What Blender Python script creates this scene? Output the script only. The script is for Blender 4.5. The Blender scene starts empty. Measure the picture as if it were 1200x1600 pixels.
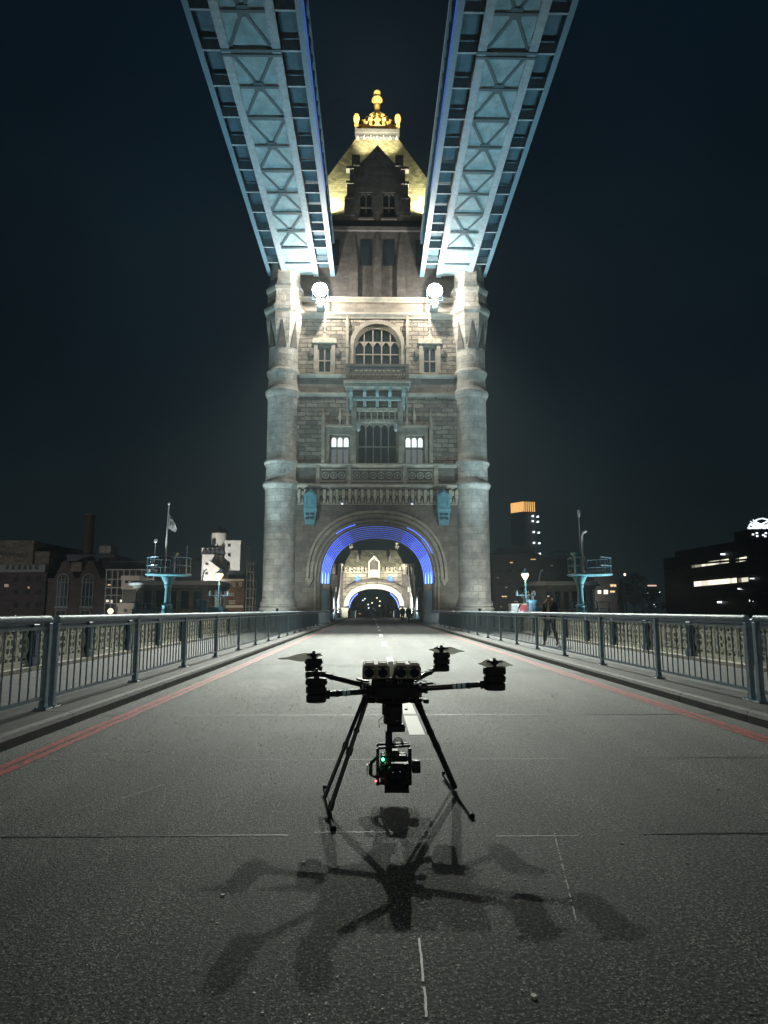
import bpy, math, random
from mathutils import Vector, Matrix
R = math.radians
sc = bpy.context.scene
col = sc.collection
rnd = random.Random(7)

# ------------------------------------------------------------------ camera
PITCH, YAW, F = 8.16, -1.02, 1067.0          # F in pixels of the 1200x1600 photograph
CAM = Vector((-0.5, 0.0, 1.35))
cam = bpy.data.cameras.new("camera"); cam.sensor_fit = 'VERTICAL'; cam.sensor_height = 36.0; cam.lens = 24.0
cam.clip_start = 0.05; cam.clip_end = 3000
camo = bpy.data.objects.new("camera", cam); col.objects.link(camo)
camo.location = CAM; camo.rotation_euler = (R(90 + PITCH), 0, R(YAW)); sc.camera = camo
sc.render.resolution_x = 768; sc.render.resolution_y = 1024
ROT = camo.rotation_euler.to_matrix()

# ------------------------------------------------------------------ world: night sky, city glow near the horizon
w = bpy.data.worlds.new("World"); sc.world = w; w.use_nodes = True
nt = w.node_tree; nt.nodes.clear()
out = nt.nodes.new('ShaderNodeOutputWorld'); bg = nt.nodes.new('ShaderNodeBackground')
tc = nt.nodes.new('ShaderNodeTexCoord'); sx = nt.nodes.new('ShaderNodeSeparateXYZ')
rp = nt.nodes.new('ShaderNodeValToRGB'); rp.color_ramp.interpolation = 'EASE'
rp.color_ramp.elements[0].position = 0.0;  rp.color_ramp.elements[0].color = (.0062, .0115, .0130, 1)
rp.color_ramp.elements[1].position = 0.9; rp.color_ramp.elements[1].color = (.0009, .0036, .0082, 1)
e = rp.color_ramp.elements.new(.38); e.color = (.0032, .0082, .0120, 1)
e = rp.color_ramp.elements.new(.62); e.color = (.0018, .0062, .0115, 1)
nz = nt.nodes.new('ShaderNodeTexNoise'); nz.inputs['Scale'].default_value = 2.2; nz.inputs['Detail'].default_value = 4
mp = nt.nodes.new('ShaderNodeMapRange'); mp.inputs['From Min'].default_value = .3; mp.inputs['From Max'].default_value = .7; mp.inputs['To Min'].default_value = .62; mp.inputs['To Max'].default_value = 1.35
nt.links.new(tc.outputs['Generated'], sx.inputs[0]); nt.links.new(sx.outputs['Z'], rp.inputs[0])
nt.links.new(tc.outputs['Generated'], nz.inputs['Vector']); nt.links.new(nz.outputs['Fac'], mp.inputs['Value'])
nt.links.new(rp.outputs['Color'], bg.inputs['Color']); nt.links.new(mp.outputs['Result'], bg.inputs['Strength'])
nt.links.new(bg.outputs[0], out.inputs['Surface'])

sc.view_settings.view_transform = 'Standard'; sc.view_settings.look = 'None'
sc.view_settings.gamma = 1.0; sc.view_settings.exposure = 0.0
HAZE = True; HAZE_D = 0.0006
LP = dict(beam=128000, glow=2700, fillL=18500, front=470, roof=16000, crown=15000, abut=9000, river=17000, base=5500, street=160)

def at(px, py, Y):
    d = ROT @ Vector(((px - 600) / F, -(py - 800) / F, -1.0))
    return CAM + d * ((Y - CAM.y) / d.y)
def zt(py, Y=66.5, px=590): return at(px, py, Y).z
def xt(px, py, Y=66.5): return at(px, py, Y).x

# ------------------------------------------------------------------ materials
MATS = {}
def mat(name, base, rough=.7, metal=0., var=.25, scale=3., bump=0., bscale=None, mode=None, bs=(1.2, .45), mort=.03,
        spec=.5, bdist=.045, emit=None, estr=0., alpha=None, trans=0.):
    if name in MATS: return MATS[name]
    m = bpy.data.materials.new(name); m.use_nodes = True; n = m.node_tree.nodes; l = m.node_tree.links
    p = n['Principled BSDF']; p.inputs['Roughness'].default_value = rough; p.inputs['Metallic'].default_value = metal
    p.inputs['Specular IOR Level'].default_value = spec
    if trans: p.inputs['Transmission Weight'].default_value = trans
    t = n.new('ShaderNodeTexCoord')
    nz = n.new('ShaderNodeTexNoise'); nz.inputs['Scale'].default_value = scale; nz.inputs['Detail'].default_value = 6
    nz.inputs['Roughness'].default_value = .65
    l.new(t.outputs['Object'], nz.inputs['Vector'])
    rp = n.new('ShaderNodeValToRGB'); c = Vector(base)
    lo = c * (1 - var); hi = c * (1 + var)
    rp.color_ramp.elements[0].position = .3; rp.color_ramp.elements[0].color = (*lo, 1)
    rp.color_ramp.elements[1].position = .72; rp.color_ramp.elements[1].color = (*[min(1, v) for v in hi], 1)
    l.new(nz.outputs['Fac'], rp.inputs[0]); colout = rp.outputs['Color']; height = nz.outputs['Fac']
    if mode in ('ashlar', 'brick', 'smooth'):
        s = n.new('ShaderNodeSeparateXYZ'); l.new(t.outputs['Object'], s.inputs[0])
        a = n.new('ShaderNodeMath'); a.operation = 'ADD'; l.new(s.outputs['X'], a.inputs[0]); l.new(s.outputs['Y'], a.inputs[1])
        cb = n.new('ShaderNodeCombineXYZ'); l.new(a.outputs[0], cb.inputs['X']); l.new(s.outputs['Z'], cb.inputs['Y'])
        src = cb.outputs[0]
        if mode == 'ashlar':
            wn = n.new('ShaderNodeTexNoise'); wn.inputs['Scale'].default_value = 1.3
            l.new(t.outputs['Object'], wn.inputs['Vector'])
            mx = n.new('ShaderNodeMix'); mx.data_type = 'VECTOR'; mx.inputs['Factor'].default_value = .2
            l.new(src, mx.inputs[4]); l.new(wn.outputs['Color'], mx.inputs[5]); src = mx.outputs[1]
        b = n.new('ShaderNodeTexBrick'); l.new(src, b.inputs['Vector']); b.inputs['Scale'].default_value = 1.0
        b.inputs['Brick Width'].default_value = bs[0]; b.inputs['Row Height'].default_value = bs[1]
        b.inputs['Mortar Size'].default_value = mort; b.inputs['Mortar Smooth'].default_value = .4
        b.offset_frequency = 2; b.inputs['Bias'].default_value = 0
        b.inputs['Color1'].default_value = (.58, .58, .6, 1); b.inputs['Color2'].default_value = (1.25, 1.22, 1.16, 1)
        b.inputs['Mortar'].default_value = (.45, .45, .45, 1) if mode != 'smooth' else (.5, .5, .5, 1)
        mm = n.new('ShaderNodeMix'); mm.data_type = 'RGBA'; mm.blend_type = 'MULTIPLY'; mm.inputs['Factor'].default_value = 1 if mode != 'smooth' else .5
        l.new(colout, mm.inputs[6]); l.new(b.outputs['Color'], mm.inputs[7]); colout = mm.outputs[2]
        hm = n.new('ShaderNodeMath'); hm.operation = 'MULTIPLY_ADD'; l.new(b.outputs['Fac'], hm.inputs[0]); hm.inputs[1].default_value = -1.2 if mode == 'ashlar' else -.5
        nz2 = n.new('ShaderNodeTexNoise'); nz2.inputs['Scale'].default_value = bscale or 4; nz2.inputs['Detail'].default_value = 4
        l.new(t.outputs['Object'], nz2.inputs['Vector']); l.new(nz2.outputs['Fac'], hm.inputs[2]); height = hm.outputs[0]
    elif bscale:
        nz2 = n.new('ShaderNodeTexNoise'); nz2.inputs['Scale'].default_value = bscale; nz2.inputs['Detail'].default_value = 3
        l.new(t.outputs['Object'], nz2.inputs['Vector']); height = nz2.outputs['Fac']
    l.new(colout, p.inputs['Base Color'])
    if bump:
        bp = n.new('ShaderNodeBump'); bp.inputs['Strength'].default_value = min(1, bump); bp.inputs['Distance'].default_value = .02 if mode is None else bdist
        l.new(height, bp.inputs['Height']); l.new(bp.outputs[0], p.inputs['Normal'])
    if emit:
        p.inputs['Emission Color'].default_value = (*emit, 1); p.inputs['Emission Strength'].default_value = estr
        m.node_tree.nodes['Principled BSDF'].inputs['Base Color'].default_value = (*base, 1)
    MATS[name] = m; return m

M_wall = mat('rough_granite', (.32, .285, .235), .85, var=.35, scale=1.2, bump=1, mode='ashlar', bs=(.95, .36), mort=.04, bscale=4, bdist=.10)
M_plain = mat('plain_ashlar', (.22, .20, .17), .8, var=.3, scale=1.1, bump=.6, mode='smooth', bs=(1.3, .5), mort=.015, bscale=6)
M_stone = mat('portland_stone', (.40, .365, .30), .75, var=.22, scale=1.5, bump=.35, mode='smooth', bs=(1.3, .5), mort=.012, bscale=6)
M_shaft = mat('turret_stone', (.47, .46, .42), .75, bdist=.07, var=.38, scale=.8, bump=.9, mode='smooth', bs=(1.0, .62), mort=.03, bscale=5)
M_shaded = mat('shaded_stone', (.085, .08, .075), .85, var=.35, scale=1.4, bump=.6, mode='smooth', bs=(1.1, .45), mort=.02, bscale=4)  # shade of the dim upper stage and gable put into the stone colour
M_dark = mat('dark_stone', (.16, .145, .13), .85, var=.35, scale=1.4, bump=.6, mode='smooth', bs=(1.1, .45), mort=.02, bscale=4)  # a darker stone tone
M_carve = mat('carved_stone', (.52, .48, .38), .8, var=.45, scale=5, bump=.8, bscale=7)
M_slate = mat('green_slate', (.46, .45, .28), .6, var=.35, scale=1.6, bump=.8, mode='brick', bs=(.5, .35), mort=.02, bscale=6)
M_lead = mat('grey_lead', (.4, .42, .43), .5, var=.15, scale=4)
M_gold = mat('gilded_metal', (.95, .62, .20), .4, metal=.0, var=.2, scale=6, bump=.5, bscale=9)
M_blue = mat('pale_blue_paint', (.19, .33, .42), .42, var=.16, scale=9, bump=.25, bscale=30)
M_rail = mat('railing_blue_paint', (.28, .39, .46), .38, var=.22, scale=14, bump=.3, bscale=60)
M_soff = mat('walkway_plate_paint', (.34, .50, .55), .5, var=.30, scale=1.3, bump=.3, bscale=8)
M_flange = mat('walkway_flange_paint', (.42, .52, .58), .45, var=.22, scale=2.5, bump=.3, bscale=20)
M_brace = mat('walkway_brace_paint', (.09, .15, .18), .5, var=.2, scale=4)
M_under = mat('walkway_gap_shade', (.10, .18, .23), .6, var=.3, scale=1.5)
M_navy = mat('navy_iron_paint', (.045, .085, .13), .45, var=.2, scale=8)
M_teal = mat('teal_paint', (.13, .34, .41), .5, var=.2, scale=5)
M_white = mat('white_paint', (.74, .76, .74), .5, var=.08, scale=4)
M_cream = mat('cream_iron_paint', (.70, .68, .56), .55, var=.22, scale=9, bump=.3, bscale=30)
M_glass = mat('dark_window_glass', (.02, .028, .035), .12, var=.3, scale=2)
M_kerb = mat('kerb_granite', (.055, .052, .045), .7, var=.35, scale=8, bump=.5, bscale=60)
M_black = mat('black_anodised', (.020, .020, .024), .36, var=.3, scale=30)
M_carbon = mat('black_carbon_tube', (.016, .017, .02), .28, var=.3, scale=40)
M_rubber = mat('black_rubber', (.01, .01, .011), .7)
def emis(name, c, s, base=(.8, .8, .8)):
    m = mat(name, base, .5, var=0, emit=c, estr=s); return m
M_lens = emis('floodlight_lens', (1, .93, .82), 60)
M_led = emis('blue_led', (.10, .20, 1.0), 4.2, (.1, .1, .6))
M_ledw = emis('blue_white_led', (.16, .32, 1.0), 7, (.3, .4, .8))
M_led2 = emis('medium_blue_led', (.06, .14, .95), 3.2, (.1, .1, .5))
M_led3 = emis('soft_blue_led', (.05, .12, .9), 2.2, (.1, .1, .5))
M_ledd = emis('dim_blue_led', (.06, .12, .62), 1.4, (.1, .15, .5))
M_warm = emis('warm_lamp_glow', (1, .42, .13), 2.6)
M_win = emis('lit_window_glow', (1, .93, .72), 1.3, (.5, .5, .45))
M_winw = emis('warm_window_glow', (1, .62, .25), 1.2, (.5, .4, .3))
M_winc = emis('tower_window_glow', (.9, 1, .97), 1.1, (.5, .5, .5))
M_wind = emis('dim_tower_window', (.7, .8, .85), .13, (.2, .2, .2))

def asphalt():
    m = bpy.data.materials.new('asphalt'); m.use_nodes = True; n = m.node_tree.nodes; l = m.node_tree.links
    p = n['Principled BSDF']; t = n.new('ShaderNodeTexCoord')
    def noise(s, d=4, r=.6):
        q = n.new('ShaderNodeTexNoise'); q.inputs['Scale'].default_value = s; q.inputs['Detail'].default_value = d; q.inputs['Roughness'].default_value = r
        l.new(t.outputs['Object'], q.inputs['Vector']); return q
    wv = noise(9, 2); mxv = n.new('ShaderNodeMix'); mxv.data_type = 'VECTOR'; mxv.inputs['Factor'].default_value = .04
    l.new(t.outputs['Object'], mxv.inputs[4]); l.new(wv.outputs['Color'], mxv.inputs[5])
    v = n.new('ShaderNodeTexVoronoi'); v.inputs['Scale'].default_value = 85; l.new(mxv.outputs[1], v.inputs['Vector'])
    sep = n.new('ShaderNodeSeparateColor'); l.new(v.outputs['Color'], sep.inputs[0])
    f1 = noise(52, 7, .85)
    r1 = n.new('ShaderNodeValToRGB'); l.new(f1.outputs['Fac'], r1.inputs[0])
    r1.color_ramp.elements[0].position = .40; r1.color_ramp.elements[0].color = (.008, .010, .009, 1)
    r1.color_ramp.elements[1].position = .64; r1.color_ramp.elements[1].color = (.75, .78, .66, 1)
    q = r1.color_ramp.elements.new(.50); q.color = (.036, .041, .035, 1)
    q = r1.color_ramp.elements.new(.565); q.color = (.20, .215, .18, 1)
    # sparse pale chippings: a few random cells, only their cores
    rc = n.new('ShaderNodeMapRange'); rc.inputs['From Min'].default_value = .68; rc.inputs['From Max'].default_value = .86; l.new(sep.outputs['Red'], rc.inputs['Value'])
    rd = n.new('ShaderNodeMapRange'); rd.inputs['From Min'].default_value = .42; rd.inputs['From Max'].default_value = .25; l.new(v.outputs['Distance'], rd.inputs['Value'])
    mk_ = n.new('ShaderNodeMath'); mk_.operation = 'MULTIPLY'; l.new(rc.outputs[0], mk_.inputs[0]); l.new(rd.outputs[0], mk_.inputs[1])
    mc = n.new('ShaderNodeMix'); mc.data_type = 'RGBA'; l.new(mk_.outputs[0], mc.inputs['Factor']); l.new(r1.outputs['Color'], mc.inputs[6]); mc.inputs[7].default_value = (.60, .61, .53, 1)
    big = noise(.55, 5); r2 = n.new('ShaderNodeMapRange'); r2.inputs['From Min'].default_value = .3; r2.inputs['From Max'].default_value = .7
    r2.inputs['To Min'].default_value = .5; r2.inputs['To Max'].default_value = 1.4; l.new(big.outputs['Fac'], r2.inputs['Value'])
    # tyre-worn lanes: stretched noise along the road
    mpn = n.new('ShaderNodeMapping'); mpn.inputs['Scale'].default_value = (1.3, .05, 1); l.new(t.outputs['Object'], mpn.inputs['Vector'])
    ln = n.new('ShaderNodeTexNoise'); ln.inputs['Scale'].default_value = 1.2; ln.inputs['Detail'].default_value = 3; l.new(mpn.outputs[0], ln.inputs['Vector'])
    r3 = n.new('ShaderNodeMapRange'); r3.inputs['From Min'].default_value = .3; r3.inputs['From Max'].default_value = .7
    r3.inputs['To Min'].default_value = .62; r3.inputs['To Max'].default_value = 1.25; l.new(ln.outputs['Fac'], r3.inputs['Value'])
    mu = n.new('ShaderNodeMath'); mu.operation = 'MULTIPLY'; l.new(r2.outputs[0], mu.inputs[0]); l.new(r3.outputs[0], mu.inputs[1])
    st = noise(.42, 2, .4); r4 = n.new('ShaderNodeMapRange'); r4.inputs['From Min'].default_value = .30; r4.inputs['From Max'].default_value = .42
    r4.inputs['To Min'].default_value = .55; r4.inputs['To Max'].default_value = 1.; l.new(st.outputs['Fac'], r4.inputs['Value'])
    mu2 = n.new('ShaderNodeMath'); mu2.operation = 'MULTIPLY'; l.new(mu.outputs[0], mu2.inputs[0]); l.new(r4.outputs[0], mu2.inputs[1]); mu = mu2
    vm = n.new('ShaderNodeVectorMath'); vm.operation = 'SCALE'; l.new(mc.outputs[2], vm.inputs[0]); l.new(mu.outputs[0], vm.inputs['Scale'])
    l.new(vm.outputs[0], p.inputs['Base Color'])
    fine = noise(38, 4, .7)
    fb = noise(70, 6, .8)
    ad = n.new('ShaderNodeMath'); ad.operation = 'MULTIPLY_ADD'; l.new(v.outputs['Distance'], ad.inputs[0]); ad.inputs[1].default_value = -.55; l.new(fb.outputs['Fac'], ad.inputs[2])
    bp = n.new('ShaderNodeBump'); bp.inputs['Strength'].default_value = 1.0; bp.inputs['Distance'].default_value = .012
    l.new(ad.outputs[0], bp.inputs['Height']); l.new(bp.outputs[0], p.inputs['Normal'])
    rr = n.new('ShaderNodeMapRange'); rr.inputs['To Min'].default_value = .50; rr.inputs['To Max'].default_value = .80; l.new(big.outputs['Fac'], rr.inputs['Value'])
    l.new(rr.outputs[0], p.inputs['Roughness']); p.inputs['Specular IOR Level'].default_value = .5
    return m
M_road = asphalt()
M_foot = mat('footway_paving', (.15, .155, .15), .7, var=.25, scale=5, bump=.4, bscale=70)

def worn(name, base, thr=.42, rough=.6):
    m = bpy.data.materials.new(name); m.use_nodes = True; n = m.node_tree.nodes; l = m.node_tree.links
    p = n['Principled BSDF']; t = n.new('ShaderNodeTexCoord'); q = n.new('ShaderNodeTexNoise'); q.inputs['Scale'].default_value = 14
    q.inputs['Detail'].default_value = 8; q.inputs['Roughness'].default_value = .75; l.new(t.outputs['Object'], q.inputs['Vector'])
    r = n.new('ShaderNodeValToRGB'); r.color_ramp.elements[0].position = thr - .03; r.color_ramp.elements[0].color = (.06, .058, .05, 1)
    r.color_ramp.elements[1].position = thr + .05; r.color_ramp.elements[1].color = (*base, 1)
    l.new(q.outputs['Fac'], r.inputs[0]); l.new(r.outputs[0], p.inputs['Base Color']); p.inputs['Roughness'].default_value = rough
    bp = n.new('ShaderNodeBump'); bp.inputs['Strength'].default_value = .6; bp.inputs['Distance'].default_value = .01
    l.new(q.outputs['Fac'], bp.inputs['Height']); l.new(bp.outputs[0], p.inputs['Normal'])
    return m
M_red = worn('worn_red_paint', (.50, .06, .04), .47)
M_line = worn('worn_white_paint', (.72, .70, .62), .36)

# ------------------------------------------------------------------ mesh builder
def wloc(o):
    v = Vector((0, 0, 0))
    while o is not None: v += o.location; o = o.parent
    return v
class MB:
    def __init__(s): s.v = []; s.f = []; s.sm = []
    def add(s, vs, fs, smooth=False):
        k = len(s.v); s.v += [tuple(a) for a in vs]; s.f += [tuple(i + k for i in f) for f in fs]; s.sm += [smooth] * len(fs)
        return s
    def box(s, x0, x1, y0, y1, z0, z1):
        x0, x1 = sorted((x0, x1)); y0, y1 = sorted((y0, y1)); z0, z1 = sorted((z0, z1))
        return s.add([(x0,y0,z0),(x1,y0,z0),(x1,y1,z0),(x0,y1,z0),(x0,y0,z1),(x1,y0,z1),(x1,y1,z1),(x0,y1,z1)],
                     [(3,2,1,0),(4,5,6,7),(0,1,5,4),(1,2,6,5),(2,3,7,6),(3,0,4,7)])
    def cbox(s, x0, x1, y0, y1, z0, z1, b=.01):   # box with chamfered long vertical edges and top
        P = [(x0+b,y0),(x1-b,y0),(x1,y0+b),(x1,y1-b),(x1-b,y1),(x0+b,y1),(x0,y1-b),(x0,y0+b)]
        n = 8; vs = [(x,y,z0) for x,y in P] + [(x,y,z1-b) for x,y in P]
        cx, cy = (x0+x1)/2, (y0+y1)/2
        kx = 1 - 2*b/max(1e-6, x1-x0); ky = 1 - 2*b/max(1e-6, y1-y0)
        vs += [(cx+(x-cx)*kx, cy+(y-cy)*ky, z1) for x,y in P]
        fs = [tuple(reversed(range(8))), tuple(range(16,24))]
        for a in (0, 8):
            for i in range(n): j = (i+1) % n; fs.append((a+i, a+j, a+8+j, a+8+i))
        return s.add(vs, fs)
    def ring(s, pts, r, segs, up=None, phase=0.):
        pass
    def tube(s, pts, r, segs=8, cap=True, phase=0., smooth=True):
        pts = [Vector(p) for p in pts]; n = len(pts)
        rs = r if isinstance(r, (list, tuple)) else [r] * n
        vs = []; prev = None
        for i, p in enumerate(pts):
            d = (pts[min(i+1, n-1)] - pts[max(i-1, 0)]).normalized()
            if prev is None:
                u = d.cross(Vector((0, 0, 1)));
                if u.length < 1e-3: u = Vector((1, 0, 0))
            else:
                u = prev - d * prev.dot(d)
                if u.length < 1e-4: u = d.cross(Vector((0, 0, 1)))
            u.normalize(); prev = u; w_ = d.cross(u)
            for k in range(segs):
                a = 2 * math.pi * k / segs + phase
                vs.append(p + (u * math.cos(a) + w_ * math.sin(a)) * rs[i])
        fs = []
        for i in range(n - 1):
            for k in range(segs):
                a, b = i * segs + k, i * segs + (k + 1) % segs
                fs.append((a, b, b + segs, a + segs))
        s.add(vs, fs, smooth)
        if cap:
            k0 = len(s.v) - len(vs)
            s.f.append(tuple(k0 + i for i in reversed(range(segs)))); s.sm.append(False)
            s.f.append(tuple(k0 + (n-1)*segs + i for i in range(segs))); s.sm.append(False)
        return s
    def bar(s, p, q, a, b=None, up=(0, 0, 1)):   # rectangular bar, width a (sideways), height b (along up)
        b = a if b is None else b
        p, q = Vector(p), Vector(q); d = (q - p).normalized(); up = Vector(up)
        u = d.cross(up)
        if u.length < 1e-3: u = Vector((1, 0, 0))
        u.normalize(); v = u.cross(d).normalized(); u = u * a / 2; v = v * b / 2
        vs = [p-u-v, p+u-v, p+u+v, p-u+v, q-u-v, q+u-v, q+u+v, q-u+v]
        return s.add(vs, [(0,1,2,3),(7,6,5,4),(1,0,4,5),(2,1,5,6),(3,2,6,7),(0,3,7,4)])
    def lathe(s, cx, cy, prof, segs=24, rot=0., smooth=True, cap=True):
        vs = []; n = len(prof)
        for r, z in prof:
            for k in range(segs):
                a = 2 * math.pi * k / segs + rot; vs.append((cx + r * math.cos(a), cy + r * math.sin(a), z))
        fs = []
        for i in range(n - 1):
            for k in range(segs):
                a, b = i*segs + k, i*segs + (k+1) % segs; fs.append((a, b, b+segs, a+segs))
        s.add(vs, fs, smooth)
        if cap:
            k0 = len(s.v) - len(vs)
            s.f.append(tuple(k0 + i for i in reversed(range(segs)))); s.sm.append(False)
            s.f.append(tuple(k0 + (n-1)*segs + i for i in range(segs))); s.sm.append(False)
        return s
    def prism(s, poly, a0, a1, plane='xz'):
        n = len(poly)
        def P(u, v, a):
            return (u, a, v) if plane == 'xz' else ((a, u, v) if plane == 'yz' else (u, v, a))
        vs = [P(u, v, a0) for u, v in poly] + [P(u, v, a1) for u, v in poly]
        fs = [tuple(range(n)), tuple(reversed(range(n, 2*n)))]
        for i in range(n): j = (i+1) % n; fs.append((j, i, i+n, j+n))
        return s.add(vs, fs)
    def band(s, A, B, y0, y1, plane='xz'):       # ribbon between two open polylines A (outer) and B (inner), extruded y0..y1
        n = len(A)
        def P(p, a): return (p[0], a, p[1]) if plane == 'xz' else (a, p[0], p[1])
        vs = [P(p, y0) for p in A] + [P(p, y0) for p in B] + [P(p, y1) for p in A] + [P(p, y1) for p in B]
        fs = []
        for i in range(n - 1):
            fs += [(i, i+1, n+i+1, n+i), (2*n+i+1, 2*n+i, 3*n+i, 3*n+i+1), (n+i, n+i+1, 3*n+i+1, 3*n+i), (i+1, i, 2*n+i, 2*n+i+1)]
        fs += [(0, n, 3*n, 2*n), (n-1, 3*n-1, 4*n-1, 2*n-1)]
        return s.add(vs, fs)
    def build(s, name, m, parent=None, local=False, **tags):
        me = bpy.data.meshes.new(name)
        sh = Vector((0, 0, 0)) if (local or parent is None) else wloc(parent)
        me.from_pydata([(v[0]-sh.x, v[1]-sh.y, v[2]-sh.z) for v in s.v], [], s.f)
        me.polygons.foreach_set('use_smooth', s.sm)
        me.materials.append(m); me.validate(); me.update()
        import bmesh
        b = bmesh.new(); b.from_mesh(me); bmesh.ops.recalc_face_normals(b, faces=b.faces); b.to_mesh(me); b.free()
        if any(s.sm):
            try: me.set_sharp_from_angle(angle=R(38))
            except Exception: pass
        o = bpy.data.objects.new(name, me); col.objects.link(o)
        if parent is not None: o.parent = parent
        for k, v_ in tags.items(): o[k] = v_
        return o
def tag(o, label=None, cat=None, group=None, kind=None):
    for k, v in (('label', label), ('category', cat), ('group', group), ('kind', kind)):
        if v: o[k] = v
    return o
def empty(name, loc, label=None, cat=None, group=None):
    o = bpy.data.objects.new(name, None); o.empty_display_size = .2; col.objects.link(o); o.location = loc
    return tag(o, label, cat, group)
KIDS = lambda o: [c for c in bpy.data.objects if c.parent == o]
def copy_tree(o, parent=None):
    c = o.copy(); col.objects.link(c); c.parent = parent
    for ch in list(o.children): copy_tree(ch, c)
    return c
def struct(name, mb, m): return tag(mb.build(name, m), kind='structure')
def spot(name, loc, aim, power, color, cone=60, blend=.6, rad=.25, parent=None, typ='SPOT'):
    L = bpy.data.lights.new(name, typ); L.energy = power; L.color = color
    L.shadow_soft_size = rad
    if typ == 'SPOT': L.spot_size = R(cone); L.spot_blend = blend
    o = bpy.data.objects.new(name, L); col.objects.link(o); o.location = loc
    o.rotation_euler = (Vector(aim) - Vector(loc)).to_track_quat('-Z', 'Y').to_euler()
    if parent is not None: o.parent = parent; o.location = Vector(loc) - wloc(parent)
    return o
def text(name, body, size, m, parent, loc, rot, ext=.01):
    cu = bpy.data.curves.new(name, 'FONT'); cu.body = body; cu.size = size; cu.extrude = ext; cu.align_x = 'CENTER'; cu.align_y = 'CENTER'
    t = bpy.data.objects.new(name + '_tmp', cu); col.objects.link(t)
    bpy.context.view_layer.update()
    me = bpy.data.meshes.new_from_object(t.evaluated_get(bpy.context.evaluated_depsgraph_get()))
    bpy.data.objects.remove(t); me.materials.clear(); me.materials.append(m)
    o = bpy.data.objects.new(name, me); col.objects.link(o); o.parent = parent
    o.location = Vector(loc) - wloc(parent); o.rotation_euler = rot; return o
def basket(hw, spring, apex, n=28, p=2.35, cx=0.):
    P = []
    for i in range(n + 1):
        a = math.pi * i / n; c, s_ = math.cos(a), math.sin(a)
        P.append((cx + hw * math.copysign(abs(c) ** (2/p), c), spring + (apex - spring) * abs(s_) ** (2/p)))
    return P
def arch_fill(mb, crv, ztop, y0, y1):
    for (xa, za), (xb, zb) in zip(crv[:-1], crv[1:]):
        mb.prism([(xa, za), (xb, zb), (xb, ztop), (xa, ztop)], y0, y1)
# ================================================================== SETTING
b = MB(); b.box(-4.05, 4.05, -8, 118, -.25, 0); struct('road', b, M_road)
for sgn, nm in ((-1, 'footway_left'), (1, 'footway_right')):
    b = MB(); b.box(sgn*4.6, sgn*7.62, -8, 66.3, -.25, .135); struct(nm, b, M_foot)
    b = MB(); y = -8.
    while y < 118:                                   # kerb stones, rounded nose
        L = 1.83; P = [(4.05, -.2), (4.05, .09), (4.075, .13), (4.12, .15), (4.598, .15), (4.598, -.2)]
        b.prism([(sgn*u, v) for u, v in P], y + .006, y + L - .006); y += L
    struct('kerb_left' if sgn < 0 else 'kerb_right', b, M_kerb)
    b = MB(); random.seed(3)                         # red no-stopping line, two brushed stripes
    for a0, a1 in ((3.54, 3.63), (3.655, 3.755)):
        n = 420; A = []; B = []
        for i in range(n + 1):
            yy = -6 + i * 70 / n
            A.append((sgn*(a0 + rnd.uniform(-.012, .012)), yy)); B.append((sgn*(a1 + rnd.uniform(-.014, .014)), yy))
        vs = [(x, y_, .004) for x, y_ in A] + [(x, y_, .004) for x, y_ in B]
        b.add(vs, [(i, i+1, n+2+i, n+1+i) for i in range(n)])
    struct('red_line_left' if sgn < 0 else 'red_line_right', b, M_red)
b = MB(); y0 = 7.7
k = 0
while y0 + k*9.2 < 112:
    ya = y0 + k*9.2; yb = ya + 3.1
    if k == 0: b.box(-.085, .085, ya, 9.06, 0, .004); b.box(-.085, .085, 9.2, yb + .1, 0, .004)
    else: b.box(-.085, .085, ya, yb, 0, .004)
    k += 1
struct('lane_dashes', b, M_line)
M_joint = mat('road_joint_filler', (.02, .02, .02), .5)
M_seam = mat('pale_seam_sealant', (.35, .34, .30), .5, var=.5, scale=12)
b = MB()
def wig(x0, x1, y, w_, wob=.006, n=60):
    vs = []; 
    for i in range(n+1):
        x = x0 + (x1-x0)*i/n; d = rnd.uniform(-wob, wob); vs += [(x, y+d-w_/2, .0035), (x, y+d+w_/2, .0035)]
    b.add(vs, [(2*i, 2*i+2, 2*i+3, 2*i+1) for i in range(n)])
wig(-4.04, 4.04, 9.13, .045); wig(-4.04, -1.3, 6.47, .014); wig(1.9, 4.04, 6.5, .014); wig(1.2, 4.04, 4.36, .02); wig(-4.04, -1.0, 4.37, .016)
wig(-4.04, 4.04, 13.7, .02); wig(-4.04, 4.04, 19.5, .02); wig(-4.04, 4.04, 2.1, .015)
struct('road_joints', b, M_joint)
b = MB()
wig(-1.05, .1, 6.47, .010, .004); wig(.42, 1.3, 6.47, .010, .004); wig(-.85, -.3, 4.42, .010, .004); wig(.25, .75, 4.33, .012, .004)
def wigy(x0, ya, x1, yb, w_, n=50, gap=.25):
    for i in range(n):
        if rnd.random() < gap: continue
        t0, t1 = i/n, (i+1)/n; X0 = x0+(x1-x0)*t0 + rnd.uniform(-.003,.003); X1 = x0+(x1-x0)*t1; Y0_ = ya+(yb-ya)*t0; Y1_ = ya+(yb-ya)*t1
        b.add([(X0-w_/2, Y0_, .0038), (X0+w_/2, Y0_, .0038), (X1+w_/2, Y1_, .0038), (X1-w_/2, Y1_, .0038)], [(0,1,2,3)])
wigy(-.34, 1.2, -.30, 3.05, .009, gap=.15); wigy(.40, 3.2, .62, 4.4, .007, gap=.3); wigy(-2.3, 5.2, -2.12, 5.6, .012, gap=.1)
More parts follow.
